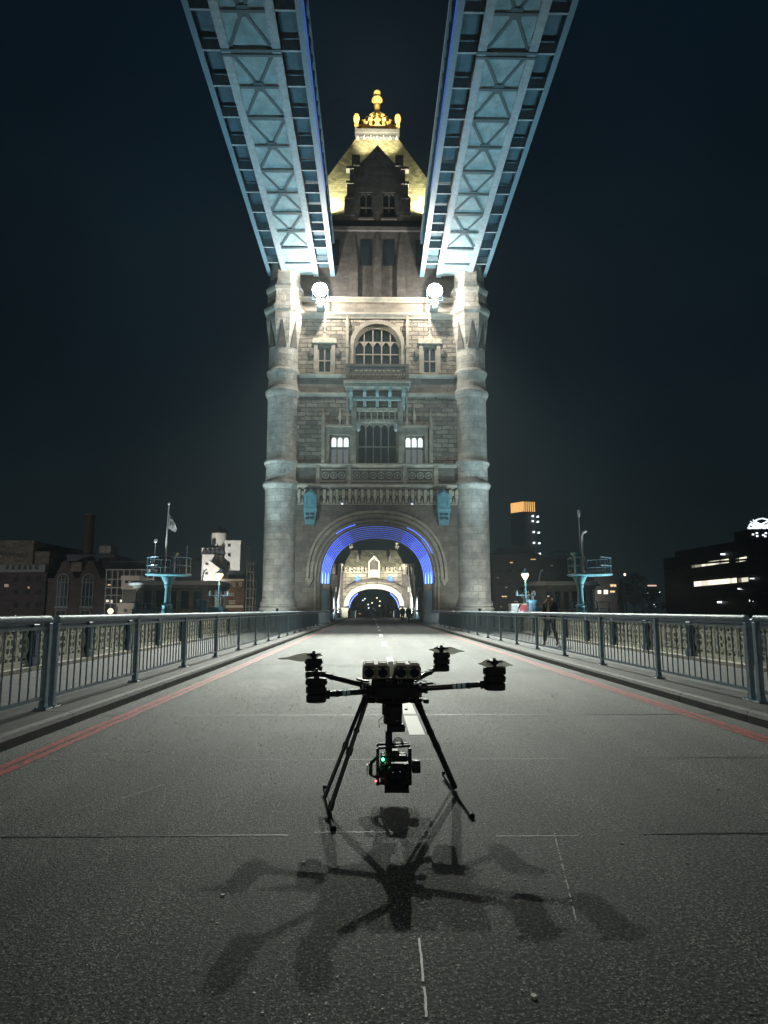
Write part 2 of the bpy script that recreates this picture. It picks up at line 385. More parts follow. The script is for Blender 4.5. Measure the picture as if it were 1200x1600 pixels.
wigy(-2.75, 4.3, -2.55, 4.75, .007, gap=.4); wigy(-2.7, 3.4, -2.5, 3.75, .008, gap=.35); wigy(.9, 2.3, 1.1, 3.4, .006, gap=.5)
struct('road_seams', b, M_seam)
# scattered litter flecks pressed in the asphalt: loose grit (nobody could count it)
b = MB()
for i in range(2600):
    y = 1.2 + rnd.random()**1.3 * 11; x = rnd.uniform(-3.3, 3.3); r = rnd.uniform(.0022, .006)
    if rnd.random() < .008: r *= 2.2
    a = rnd.random()*6; n = 5
    P = [(x + r*math.cos(a+2*math.pi*k/n)*rnd.uniform(.6,1.2), y + r*math.sin(a+2*math.pi*k/n)*rnd.uniform(.6,1.2)) for k in range(n)]
    b.prism(P, -.001, r*.7 + .001, 'xy')
tag(b.build('grit', mat('pale_grit', (.5, .48, .42), .5, var=.5, scale=30)), 'pale loose grit scattered over the dark asphalt road', 'grit', kind='stuff')

# deck edge and piers
b = MB(); b.box(-7.75, 7.75, -8, 61.9, -1.4, -.26)
for x in (-6.8, -3.4, 0, 3.4, 6.8): b.box(x-.2, x+.2, -8, 61.8, -2.6, -1.401)
tag(b.build('bascule_deck', M_navy), kind='structure')
b = MB(); P = [(-24, 62), (-9, 62), (9, 62), (24, 62), (30, 76), (24, 90), (-24, 90), (-30, 76)]
b.prism(P, -14, -.262, 'xy'); b.box(-7.75, 7.75, 90.1, 118, -1.2, -.262)
struct('bridge_pier', b, M_stone)
for sgn, nm in ((-1, 'pier_footway_left'), (1, 'pier_footway_right')):
    b = MB(); b.box(sgn*7.63, sgn*23.2, 62.2, 89.8, -.258, .12); struct(nm, b, M_foot)
b = MB(); b.box(-7.6, -4.6, 88, 118, -.25, .135); b.box(4.6, 7.6, 88, 118, -.25, .135); struct('far_footway', b, M_foot)
# river, far bank, ground
def water():
    m = mat('river_water', (.012, .02, .022), .12, var=.2, scale=.3)
    n = m.node_tree.nodes; l = m.node_tree.links; t = n.new('ShaderNodeTexCoord'); q = n.new('ShaderNodeTexNoise')
    q.inputs['Scale'].default_value = .9; q.inputs['Detail'].default_value = 5; l.new(t.outputs['Object'], q.inputs['Vector'])
    bp = n.new('ShaderNodeBump'); bp.inputs['Strength'].default_value = .7; bp.inputs['Distance'].default_value = .3
    l.new(q.outputs['Fac'], bp.inputs['Height']); l.new(bp.outputs[0], n['Principled BSDF'].inputs['Normal']); return m
b = MB(); b.add([(-900, -300, -9), (900, -300, -9), (900, 1500, -9), (-900, 1500, -9)], [(0,1,2,3)]); struct('river', b, water())
M_bank = mat('bank_paving', (.07, .07, .065), .85, var=.3, scale=.4)
b = MB(); P = [(-900, 118.2), (900, 118.2), (900, 1500), (-900, 1500)]
b.prism(P, -12, -3.6, 'xy'); struct('ground', b, M_bank)
b = MB(); b.box(-7.6, 7.6, 118.02, 420, -3.59, -.27); struct('approach_road', b, M_road)

# ------------------------------------------------------------------ pedestrian guard railings
def guard_rail(X, ya, yb, lab, facing):
    root = empty('guard_railing', (X, ya, .15), lab, 'railing', 'steel guard railings between road and footway')
    H = 1.13; n = max(1, round((yb - ya) / 3.03)); dy = (yb - ya) / n
    h = MB(); h.tube([(X, ya, .15+H-.045), (X, yb, .15+H-.045)], .047, 12); h.build('handrail', M_rail, root)
    h = MB(); h.box(X-.018, X+.018, ya, yb, .15+.12, .15+.16); h.build('bottom_rail', M_rail, root)
    h = MB(); h.box(X-.014, X+.014, ya, yb, .15+H-.17, .15+H-.135); h.build('upper_rail', M_rail, root)
    post = None; pan = None
    for i in range(n + 1):
        y = ya + i*dy
        if post is None:
            h = MB(); h.cbox(-.035, .035, -.045, .045, 0, H-.09, .008); h.cbox(-.085, .085, -.1, .1, 0, .018, .006)
            for sx_ in (-.06, .06):
                for sy in (-.07, .07): h.lathe(sx_, sy, [(.012, .018), (.012, .034)], 6)
            h.prism([(-.045, 0), (.045, 0), (.03, .09), (-.03, .09)], -.05, .05, 'xz')
            post = h.build('post', M_rail, root, local=True); o = post
        else: o = post.copy(); col.objects.link(o); o.parent = root
        o.location = (0, y - ya, 0)
        if i < n:
            if pan is None:
                h = MB(); m_ = 14
                for k in range(1, m_ + 1):
                    yy = dy * k / (m_ + 1); h.tube([(0, yy, .158), (0, yy, H-.17)], .0115, 6, cap=False)
                pan = h.build('baluster_panel', M_rail, root, local=True); o = pan
            else: o = pan.copy(); col.objects.link(o); o.parent = root
            o.location = (0, y - ya, 0)
    return root
guard_rail(-4.5, -3.4, 8.64, 'nearer pale blue steel railing, left of road, ending at the gap in front', -1)
guard_rail(-4.5, 8.86, 66.3, 'long pale blue steel railing left of road, running on to the tower', -1)
guard_rail(4.6, -3.0, 9.1, 'nearer pale blue steel railing, right of road, cut by the frame', 1)
guard_rail(4.6, 9.32, 66.3, 'long pale blue steel railing right of road, running past the walking person', 1)

# ------------------------------------------------------------------ ornamental cast iron parapets
PX = 7.42
def para_panel(w_, h_):
    m = MB(); T = .03
    m.box(-T, T, 0, w_, 0, .05); m.box(-T, T, 0, w_, h_-.05, h_)
    n = 5; cw = w_ / n; zc = h_/2
    def ann(cy, cz, r0, r1, a0=0, a1=2*math.pi, seg=14, t=T*.8):
        A = [(cy + r1*math.cos(a0+(a1-a0)*i/seg), cz + r1*math.sin(a0+(a1-a0)*i/seg)) for i in range(seg+1)]
        B = [(cy + r0*math.cos(a0+(a1-a0)*i/seg), cz + r0*math.sin(a0+(a1-a0)*i/seg)) for i in range(seg+1)]
        m.band(A, B, -t, t, 'yz')
    for k in range(n):
        cy = cw*(k+.5)
        for q in range(4):
            a = math.pi/4 + q*math.pi/2; ann(cy + .105*math.cos(a), zc + .105*math.sin(a), .062, .10, seg=10)
        ann(cy, zc, .20, .245, seg=18, t=T*.9)
        ann(cy, h_+.0, .17, .215, math.pi*1.06, math.pi*1.94, 10, T*.7); ann(cy, 0, .17, .215, math.pi*.06, math.pi*.94, 10, T*.7)
        if k: m.box(-T*1.1, T*1.1, cw*k-.03, cw*k+.03, .05, h_-.05)
        for dz in (.06, h_-.14):
            m.prism([(cy-.05, dz), (cy+.05, dz), (cy, dz+.11)] if dz < .3 else [(cy-.05, dz+.09), (cy+.05, dz+.09), (cy, dz-.01)], -T*.6, T*.6, 'yz')
    return m
def parapet(sgn):
    X = sgn*PX; ya, yb = .6, 62.0; dy = 2.73; n = int((yb-ya)/dy)
    root = empty('ornamental_parapet', (X, ya, .135), ('left' if sgn < 0 else 'right') + ' outer parapet of pierced cream iron panels and navy posts beside the ' + ('left' if sgn < 0 else 'right') + ' footway', 'parapet', 'cast iron parapets along the outer footway edges')
    yb = ya + n*dy
    h = MB(); h.cbox(X-.13, X+.13, ya, yb, .135, .235, .02); h.build('plinth', M_stone, root)
    h = MB(); h.cbox(X-.09, X+.09, ya, yb, 1.06, 1.17, .02); h.box(X-.05, X+.05, ya, yb, 1.0, 1.059); h.build('top_rail', M_navy, root)
    h = MB(); h.box(X-.05, X+.05, ya, yb, .236, .30); h.build('bottom_rail', M_cream, root)
    post = pan = None
    for i in range(n+1):
        y = i*dy
        if post is None:
            h = MB(); h.cbox(-.10, .10, -.13, .13, .1, .93, .015); h.box(-.13, .13, -.16, .16, .1, .24); h.box(-.125, .125, -.15, .15, .80, .862)
            h.box(-.112, .112, -.06, .06, .3, .74)
            post = h.build('post', M_navy, root, local=True); o = post
        else: o = post.copy(); col.objects.link(o); o.parent = root
        o.location = (0, y, 0)
        if i < n:
            if pan is None:
                pan = para_panel(dy - .27, .68).build('pierced_panel', M_cream, root, local=True); o = pan
            else: o = pan.copy(); col.objects.link(o); o.parent = root
            o.location = (0, y + .135, .17)
parapet(-1); parapet(1)
# ================================================================== THE BRIDGE TOWER
TW = empty('bridge_tower', (0, 75.5, 0), 'tall floodlit stone bridge tower with round turrets, blue-lit arch and gold crown on its roof', 'tower')
YF = 66.5
z_at = lambda py: zt(py, YF)
# openings in the front wall, measured on the wall plane
W_low = [xt(508, 700), xt(542, 700), z_at(723), z_at(680)]
Wl = [(-4.75, -2.68), (2.68, 4.75)]
zB0, zB1 = z_at(724), z_at(680); zC0, zC1 = z_at(724), z_at(661)
zA0, zA1 = z_at(582), z_at(540); zD0, zD1 = z_at(578), z_at(509)
WC = (-2.0, 2.0); WS = [(-6.05, -4.65), (4.65, 6.05)]; WD = (-2.35, 2.35)
ZARCH = z_at(790); ZTOP = z_at(470)
holes = [(WC[0], WC[1], zC0, zC1), (WD[0], WD[1], zD0, zD1)] + [(a, c, zB0, zB1) for a, c in Wl] + [(a, c, zA0, zA1) for a, c in WS]
def wall_grid(mb, x0, x1, z0, z1, y0, y1, holes):
    holes = [(max(q[0], x0), min(q[1], x1), max(q[2], z0), min(q[3], z1)) for q in holes if q[0] < x1 and q[1] > x0 and q[2] < z1 and q[3] > z0]
    xs = sorted({x0, x1} | {h for q in holes for h in q[:2]}); zs = sorted({z0, z1} | {h for q in holes for h in q[2:]})
    for xa, xb in zip(xs[:-1], xs[1:]):
        run = None
        for za, zb in zip(zs[:-1], zs[1:]):
            cx, cz = (xa+xb)/2, (za+zb)/2
            solid = not any(q[0] < cx < q[1] and q[2] < cz < q[3] for q in holes)
            if solid: run = (run[0], zb) if run else (za, zb)
            if run and (not solid or zb == z1):
                mb.box(xa, xb, y0, y1, run[0], run[1]); run = None
        if run: mb.box(xa, xb, y0, y1, run[0], run[1])
zs1, zs2 = z_at(617), z_at(588)       # plain band between stages
zp0, zp1 = z_at(763), z_at(727)       # panel band
b = MB()
wall_grid(b, -8.4, 8.4, zp1, zs1, YF, YF+.9, holes); wall_grid(b, -8.4, 8.4, zs2, z_at(498), YF, YF+.9, holes)
b.build('rough_wall', M_wall, TW)
b = MB()
b.box(-8.4, 8.4, YF-.03, YF+.9, zs1+.002, zs2-.002); b.box(-8.4, 8.4, YF-.02, YF+.9, ZARCH, zp1-.002)
b.box(-8.4, 8.4, YF-.02, YF+.9, z_at(498)+.002, ZTOP)
b.build('plain_wall', M_plain, TW)
# arch zone
hwO, spO, apO = 5.45, 3.9, z_at(822)
b = MB(); cO = basket(hwO, spO, apO, 36)
arch_fill(b, cO, ZARCH-.002, YF-.01, YF+.9)
b.box(-8.4, -hwO-.0, YF-.01, YF+.9, -.2, ZARCH-.002); b.box(hwO, 8.4, YF-.01, YF+.9, -.2, ZARCH-.002)
b.build('arch_wall', M_plain, TW)
# hood mould : two raised bands with corbels
def mould(name, hw, ap, wdt, yf, m=M_stone, sp=4.35, parent=TW):
    b = MB(); A = basket(hw, sp, ap, 36); B = basket(hw-wdt, sp, ap-wdt, 36); b.band(A, B, yf, YF); return b
b = mould('hood_mould', 6.85, z_at(798), .26, YF-.30)
b2 = mould('', 6.5, z_at(798)-.35, .3, YF-.14); b.add(b2.v, b2.f)
for s in (-1, 1):
    b.prism([(s*6.1, 4.35), (s*6.95, 4.35), (s*6.75, 3.95), (s*6.5, 3.6), (s*6.3, 3.95)], YF-.34, YF)
b.build('hood_mould', M_stone, TW)
# stepped orders of the arch with LED strips
N = 7
for k in range(N):
    h0 = hwO - .12*k; h1 = hwO - .12*(k+1); a0 = apO - .165*k; a1 = apO - .165*(k+1); y0 = YF + .14 + .19*k
    b = MB(); b.band(basket(h0+ (0 if k == 0 else .02), spO, a0 + (.0 if k == 0 else .02), 36), basket(h1, spO, a1, 36), y0, y0+.35 if k < N-1 else y0+.5)
    b.build('arch_order', M_plain, TW)
    P = basket(h0-.035, spO+.03, a0-.035, 40)
    for nm, mt, r, i0, i1 in (('led_strip', M_led, .018, 0, 6), ('led_strip', M_led, .018, 34, 40), ('led_strip', M_led2, .018, 6, 11), ('led_strip', M_led2, .018, 29, 34), ('led_strip', M_led3, .018, 11, 14), ('led_strip', M_led3, .018, 26, 29), ('led_strip', M_ledd, .018, 14, 26)):
        q = MB(); q.tube([(x, y0-.03, z) for x, z in P[i0:i1+1]], r, 5); q.build(nm, mt, TW)
    if k in (1, 3, 5):
        for s in (-1, 1):
            q = MB(); q.tube([(s*(h0-.035), y0-.05, spO+.0), (s*(h0-.035), y0-.05, spO+1.5)], .035, 6); q.build('led_batten', M_ledw, TW)
HWI = hwO - .12*N
for s, (i0, i1) in ((1, (5, 15)), (-1, (24, 30))):  # outer strips on the jamb moulding
    P = basket(hwO+.32, 4.4, apO+.35, 40); q = MB(); q.tube([(x, YF-.06, z) for x, z in P[i0:i1]], .025, 5); q.build('led_strip', M_led2, TW)
    P = basket(hwO+.14, 4.4, apO+.17, 40); q = MB(); q.tube([(x, YF-.06, z) for x, z in P[i0:i1]], .025, 5); q.build('led_strip', M_led, TW)
b = MB(); b2 = mould('', hwO+.62, apO+.62, .16, YF-.12, sp=4.0); b.add(b2.v, b2.f); b2 = mould('', hwO+.24, apO+.24, .08, YF-.10, sp=4.0); b.add(b2.v, b2.f)
for s in (-1, 1): b.box(s*(hwO+.46), s*(hwO+.62), YF-.12, YF, .14, 4.0); b.box(s*(hwO+.16), s*(hwO+.24), YF-.10, YF, .14, 4.0)
b.build('jamb_mould', M_stone, TW)
# blue iron portal posts below the springing, small stone lining inside
for s in (-1, 1):
    b = MB(); b.box(s*HWI, s*(hwO-.02), YF+.3, YF+1.8, -.2, spO-.02); b.build('jamb_block', M_stone, TW)
    b = MB(); b.cbox(min(s*4.72, s*5.36), max(s*4.72, s*5.36), YF-.02, YF+.28, .14, 3.2, .03); b.box(s*4.82, s*5.26, YF-.05, YF-.021, .5, 1.6); b.box(s*4.82, s*5.26, YF-.05, YF-.021, 1.75, 3.0)
    b.build('iron_gate_post', M_blue, TW)
    b = MB(); b.cbox(min(s*5.0, s*5.2), max(s*5.0, s*5.2), YF+3.2, YF+8.5, .14, 2.5, .03); b.build('iron_screen', M_blue, TW)
# interior: side walls wider than the portal, ceiling, rear wall with a wider arch
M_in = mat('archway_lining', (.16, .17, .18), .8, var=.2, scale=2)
b = MB()
for s in (-1, 1): b.box(s*6.6, s*8.6, YF+2.3, YF+17.0, -.2, 12.5)
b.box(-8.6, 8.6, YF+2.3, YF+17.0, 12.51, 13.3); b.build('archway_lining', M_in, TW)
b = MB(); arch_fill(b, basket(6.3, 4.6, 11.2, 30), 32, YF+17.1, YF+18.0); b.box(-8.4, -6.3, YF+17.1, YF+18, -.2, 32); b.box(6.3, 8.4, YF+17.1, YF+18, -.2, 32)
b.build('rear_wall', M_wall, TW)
b = MB()
for s in (-1, 1): b.box(s*9.0, s*10.2, YF+1.0, YF+17.0, -.2, ZTOP)
b.build('side_wall', M_wall, TW)
# string courses and ledges
def course(z0, z1, out, nm='string_course', m=M_stone, x=8.4):
    b = MB(); h = z1 - z0
    b.prism([(YF-out, z1-.35*h), (YF-out, z1), (YF+.02, z1+.06), (YF+.02, z0), (YF-out*.35, z0), (YF-out*.55, z0+.3*h)], -x, x, 'yz'); return b.build(nm, m, TW)
course(z_at(591), z_at(586), .35); course(z_at(620), z_at(614), .22); course(z_at(731), z_at(725), .32); course(z_at(764), z_at(757), .42)
course(z_at(499), z_at(491), .5, 'cornice'); course(z_at(474), z_at(468), .6, 'cornice')
# panel band
for xa, xb in ((-5.6, -3.0), (-2.5, 2.5), (3.0, 5.6)):
    b = MB(); za, zb = z_at(753), z_at(733)
    b.box(xa, xb, YF-.12, YF, za, za+.12); b.box(xa, xb, YF-.12, YF, zb-.12, zb); b.box(xa, xa+.1, YF-.12, YF, za+.12, zb-.12); b.box(xb-.1, xb, YF-.12, YF, za+.12, zb-.12)
    n = max(2, round((xb-xa)/.8)); w_ = (xb-xa-.2)/n
    for i in range(n):
        cx = xa+.1+w_*(i+.5); cz = (za+zb)/2; r = min(w_, zb-za-.24)*.44
        b.band([(cx+r*math.cos(a*math.pi/8), cz+r*math.sin(a*math.pi/8)) for a in range(17)], [(cx+r*.72*math.cos(a*math.pi/8), cz+r*.72*math.sin(a*math.pi/8)) for a in range(17)], YF-.1, YF)
        b.prism([(cx-r*.5, cz), (cx, cz-r*.5), (cx+r*.5, cz), (cx, cz+r*.5)], YF-.09, YF)
    b.build('carved_panel', M_carve, TW)
for x in (-5.85, -2.75, 2.75, 5.85):
    b = MB(); b.box(x-.2, x+.2, YF-.28, YF, z_at(764), z_at(727)); b.prism([(x-.16, z_at(764)), (x+.16, z_at(764)), (x, z_at(775))], YF-.2, YF); b.build('pilaster', M_stone, TW)
# corbel table: alternating blocks and niches
b = MB(); za, zb = z_at(788), z_at(766); x = -7.8
hh = zb - za
while x < 7.75:
    b.box(x, x+.30, YF-.38, YF-.02, za+hh*.45, zb); b.box(x+.03, x+.27, YF-.26, YF-.02, za+.1, za+hh*.45-.002); b.box(x+.34, x+.56, YF-.2, YF-.02, za+hh*.62, zb-.1)
    b.prism([(x+.34, za+.05), (x+.58, za+.05), (x+.46, za+hh*.4)], YF-.16, YF-.02); x += .62
b.box(-7.9, 7.9, YF-.10, YF-.021, za-.05, za+.04); b.build('corbel_table', M_carve, TW)
b = MB(); b.box(-7.85, 7.85, YF-.05, YF-.024, za+.041, zb-.01); b.build('corbel_shade', M_dark, TW)  # dark sheet behind the corbels stands in for shade in the gaps

# windows -------------------------------------------------------------
def window(x0, x1, z0, z1, lights, transoms=(.5,), depth=.42, head='cusp', glow=None, Y=YF, m=M_stone, parent=TW, big=False, name='window'):
    b = MB(); t = .12; yf = Y + .12; yb = Y + depth
    b.box(x0, x0+t, yf, yb, z0, z1); b.box(x1-t, x1, yf, yb, z0, z1); b.box(x0-.12, x1+.12, Y-.16, yb, z0-.18, z0)
    w_ = (x1-x0-2*t)/lights; hz = z1 - (.9 if not big else 0)
    if big:                                      # pointed/segmental head over all lights
        cx = (x0+x1)/2; hw = (x1-x0)/2 - .02; sp = z1 - hw*.95
        arch_fill(b, basket(hw, sp, z1-.1, 22, 2.1, cx), z1, Y+.03, yb)
        A = basket(hw, sp, z1-.1, 22, 2.1, cx); B = basket(hw-.2, sp, z1-.3, 22, 2.1, cx); b.band(A, B, Y+.1, yb-.1)
    for i in range(1, lights):
        x = x0+t+w_*i; b.box(x-.06, x+.06, yf+.02, yb-.03, z0, z1 if not big else (z1-.25 - .9*abs(i-lights/2)/lights*2))
    for k in range(lights):
        cx = x0+t+w_*(k+.5); r = w_/2-.05
        zc = (z1-.12-r*1.25) if not big else (z1 - hw*.95)
        crv = [(cx + r*u, zc + r*1.25*(1-abs(u)**1.7)) for u in [1-2*j/10 for j in range(11)]]
        arch_fill(b, crv, (z1 if not big else zc + r*1.25+.08), yf+.05, yb-.05)
    for tr in transoms:
        zz = z0+(z1-z0)*tr; b.box(x0+t, x1-t, yf+.04, yb-.04, zz-.06, zz+.06)
    w = b.build(name, m, parent)
    g = MB(); g.box(x0+t*.5, x1-t*.5, yb-.1, yb-.06, z0, z1-.1); g.build('glass', M_glass, w)
    if glow:
        for k in range(lights):
            cx = x0+t+w_*(k+.5); r = w_/2-.06; za_, zb_ = z0+(z1-z0)*glow[0], z0+(z1-z0)*glow[1]
            g = MB(); g.box(cx-r, cx+r, yb-.125, yb-.11, za_, zb_); g.build('lit_pane', M_winc, w)
            g = MB(); g.box(cx-r, cx+r, yb-.125, yb-.11, z0+.1, za_-.25); g.build('dim_pane', M_wind, w)
    return w
for a, c in Wl: window(a, c, zB0, zB1, 3, (.55,), glow=(.60, .93))
window(WC[0], WC[1], zC0, zC1, 5, (.42,))
for a, c in WS: window(a, c, zA0, zA1, 2, (.45,))
window(WD[0], WD[1], zD0, zD1, 5, (.36, ), big=True)
b = MB()                                             # green-grey louvres / dim interior of lower windows
# surrounds: arch hood over big window and label moulds
b = MB(); A = basket(2.85, zD1-2.4, zD1+.55, 26, 2.1); B = basket(2.42, zD1-2.4, zD1+.12, 26, 2.1); b.band(A, B, YF-.25, YF)
for s in (-1, 1): b.box(s*2.42, s*2.85, YF-.25, YF, zD0, zD1-2.4)
b.build('window_surround', M_stone, TW)
for s in (-1, 1):                                    # crocketed pinnacle shafts
    b = MB(); x = s*3.05; b.box(x-.13, x+.13, YF-.5, YF-.1, zD0, zD1-.2); b.lathe(x, YF-.3, [(.22, zD1-.2), (.24, zD1+.1), (.15, zD1+.35), (.03, zD1+1.2)], 6); b.box(x-.2, x+.2, YF-.55, YF-.05, zD0+2.2, zD0+2.4)
    b.build('pinnacle', M_stone, TW)
    for (a, c) in [WS[0] if s < 0 else WS[1]]:
        b = MB(); w0, w1 = a-.38, c+.38; zt_ = zA1+.18
        b.box(w0, a, YF-.14, YF, zA0-.1, zt_); b.box(c, w1, YF-.14, YF, zA0-.1, zt_); b.build('window_jamb', M_stone, TW)
        b = MB(); cx = (a+c)/2; b.prism([(w0-.15, zt_), (w1+.15, zt_), (w1+.1, zt_+.45), (cx+.3, zt_+.55), (cx, zt_+1.15), (cx-.3, zt_+.55), (w0-.1, zt_+.45)], YF-.3, YF)
        b.build('carved_hood', M_carve, TW)
        b = MB(); b.lathe(cx, YF-.22, [(.16, zt_+1.1), (.09, zt_+1.5), (.2, zt_+1.7), (.1, zt_+2.1), (.14, zt_+2.4), (.02, zt_+3.0)], 8); b.build('finial', M_stone, TW)
        for q in (-1, 1):
            b = MB(); b.lathe(cx+q*1.35, YF-.1, [(.04, zA0+1.6), (.26, zA0+1.8), (.3, zA0+2.1), (.2, zA0+2.35), (.05, zA0+2.5)], 8); b.build('carved_boss', M_dark, TW)
# stage B bay: side window surrounds, finials, central oriel
for s, (a, c) in zip((-1, 1), Wl):
    b = MB(); b.box(a-.42, a, YF-.16, YF, zB0, z_at(668)); b.box(c, c+.32, YF-.16, YF, zB0, z_at(668)); b.box(a, c, YF-.16, YF, zB1, z_at(668)); b.build('window_surround', M_stone, TW)
    b = MB(); b.box(a-.5, c+.4, YF-.34, YF, z_at(668), z_at(668)+.22); b.build('label_mould', M_stone, TW)
    xo = a-.62 if s < 0 else c+.62
    b = MB(); b.box(xo-.16, xo+.16, YF-.4, YF, zB0, z_at(668)); b.lathe(xo, YF-.22, [(.22, z_at(668)), (.14, z_at(660)), (.2, z_at(656)), (.1, z_at(650)), (.02, z_at(640))], 6); b.build('buttress', M_stone, TW)
    xm = (a+c)/2
    b = MB(); b.lathe(xm, YF-.16, [(.18, z_at(667)), (.1, z_at(658)), (.2, z_at(654)), (.12, z_at(648)), (.02, z_at(638))], 6); b.build('finial', M_carve, TW)
for s in (-1, 1):
    b = MB(); x = s*2.32; b.box(x-.26, x+.26, YF-.3, YF, zC0, z_at(606)-1.2); b.box(x-.16, x+.16, YF-.45, YF-.301, zC0, z_at(680)); b.build('buttress', M_stone, TW)
    b = MB(); x = s*2.95; b.lathe(x, YF-1.0, [(.10, z_at(667)), (.16, z_at(664)), (.08, z_at(660)), (.08, z_at(615)), (.13, z_at(613))], 8); b.build('balcony_shaft', M_teal if 0 else M_stone, TW)
    b = MB(); x = s*1.85; b.lathe(x, YF-.35, [(.05, z_at(676)), (.2, z_at(673)), (.16, z_at(668)), (.22, z_at(664)), (.08, z_at(660))], 8); b.build('shield_lamp', M_lead, TW)
# niche arcade above centre window, and balcony on brackets
b = MB()
for i in range(7):
    x = -1.8 + i*.6; b.box(x-.05, x+.05, YF-.3, YF, zC1+.1, z_at(640)); 
arch_h = z_at(640)
b.box(-2.05, 2.05, YF-.32, YF, z_at(644), z_at(640)+.1); b.box(-2.05, 2.05, YF-.2, YF-.0, zC1, zC1+.35); b.build('niche_arcade', M_carve, TW)
zb0, zb1, zb2 = z_at(612), z_at(604), z_at(577)
b = MB(); b.box(-3.2, 3.2, YF-1.5, YF-.01, zb0+.05, zb1-.1); b.box(-3.35, 3.35, YF-1.65, YF-.02, zb1-.099, zb1+.1); b.build('balcony_slab', M_stone, TW)
M_bk = mat('weathered_bracket_stone', (.26, .33, .32), .7, var=.35, scale=3, bump=.5, bscale=8)
b = MB()
for x in (-2.6, -1.25, 0, 1.25, 2.6):
    b.prism([(YF-1.4, zb0+.05), (YF-.01, zb0+.05), (YF-.01, zb0-1.9), (YF-.35, zb0-1.6), (YF-.55, zb0-.9), (YF-1.25, zb0-.5)], x-.16, x+.16, 'yz')
b.box(-2.4, 2.4, YF-.75, YF-.3, zb0-1.05, zb0-.8); b.build('balcony_bracket', M_bk, TW)
b = MB(); yb_ = YF-1.5
b.box(-3.0, 3.0, yb_, yb_+.14, zb1+.1, zb1+.3); b.box(-3.08, 3.08, yb_-.06, yb_+.2, zb2-.22, zb2)
b.box(-3.0, 3.0, yb_+.0, yb_+.14, zb1+1.25, zb2-.222)
n = 12
for i in range(n+1):
    x = -2.75 + 5.5*i/n
    b.box(x-.045, x+.045, yb_+.01, yb_+.12, zb1+.3, zb1+1.25)
    if i < n:
        cx = x+5.5/n/2; zc = zb1+.78; w_ = 5.5/n/2
        for u, v in (((-w_, -.42), (w_, .42)), ((-w_, .42), (w_, -.42))): b.bar((cx+u[0], yb_+.06, zc+u[1]), (cx+v[0], yb_+.06, zc+v[1]), .08, .08, up=(0, 1, 0))
for s in (-1, 1): b.box(s*2.78, s*3.12, yb_-.03, yb_+.3, zb1+.1, zb2+.05); b.box(s*2.95, s*3.08, yb_+.3, YF-.02, zb1+.1, zb2-.1)
b.build('balcony_balustrade', M_dark, TW)

# turrets ---------------------------------------------------------------
def zc_(py): return zt(py, 65.2)
def turret(X, Y, nm, m=M_shaft):
    b = MB(); S = 36
    prof = [(1.95, -.25), (1.95, zc_(959)), (1.80, zc_(956)), (1.84, zc_(952)), (1.84, zc_(950)), (1.68, zc_(947)), (1.74, zc_(945)), (1.74, zc_(942)), (1.58, zc_(938)), (1.55, zc_(933))]
    prof += [(1.52, zc_(764)), (1.60, zc_(760)), (1.74, zc_(757)), (1.78, zc_(754)), (1.74, zc_(752)), (1.52, zc_(748)),
             (1.47, zc_(727)), (1.66, zc_(722)), (1.68, zc_(719)), (1.55, zc_(716)), (1.47, zc_(712)),
             (1.47, zc_(620)), (1.60, zc_(615)), (1.72, zc_(611)), (1.72, zc_(607)), (1.52, zc_(603)), (1.47, zc_(599)),
             (1.47, zc_(585)), (1.60, zc_(580)), (1.64, zc_(576)), (1.52, zc_(573)), (1.46, zc_(570)), (1.46, zc_(542)), (1.45, zc_(530))]
    prof = [(r*1.04, z) for r, z in prof]
    b.lathe(X, Y, prof, S); t = b.build(nm, m, TW)
    # transition: octagon body with broaches
    b = MB(); r8 = math.pi/8
    R0 = 1.92
    b.lathe(X, Y, [(1.40, zc_(548)), (1.62, zc_(528)), (1.80, zc_(512)), (R0, zc_(498)), (R0, zc_(487)), (R0+.25, zc_(484)), (R0+.3, zc_(480)), (R0+.12, zc_(476)), (R0-.05, zc_(472)),
                   (R0-.08, zc_(455)), (R0+.1, zc_(451)), (R0+.14, zc_(448)), (R0-.15, zc_(442)), (R0-.3, zc_(436)), (R0-.3, 44.6), (R0-.05, 45), (R0, 45.6), (R0-.3, 45.8)], 8, rot=r8, smooth=False)
    b.build('octagonal_stage', m, t)
    b = MB()
    for k in range(8):                                # dark pointed recess slips between the broaches
        a = math.pi/4*k; ca, sa = math.cos(a), math.sin(a); r = 1.50
        def P(u, rr, z): return (X + rr*ca - u*sa, Y + rr*sa + u*ca, z)
        z0, z1_ = zc_(540), zc_(499)
        b.add([P(-.42, 1.56, z0), P(.42, 1.56, z0), P(0, 1.84, z1_), P(-.42, 1.3, z0), P(.42, 1.3, z0), P(0, 1.5, z1_)], [(0,1,2),(5,4,3),(0,3,4,1),(1,4,5,2),(2,5,3,0)])
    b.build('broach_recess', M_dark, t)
    b = MB(); b.lathe(X, Y, [(R0-.35, 45.8), (R0-.5, 48), (.12, 55), (.3, 55.4), (.3, 55.8), (.05, 57.5)], 8, rot=r8, smooth=False); b.build('turret_spire', M_dark, t)
    return t
for X in (-9.5, 9.5):
    turret(X, 66.9, 'turret'); turret(X, 84.1, 'turret')

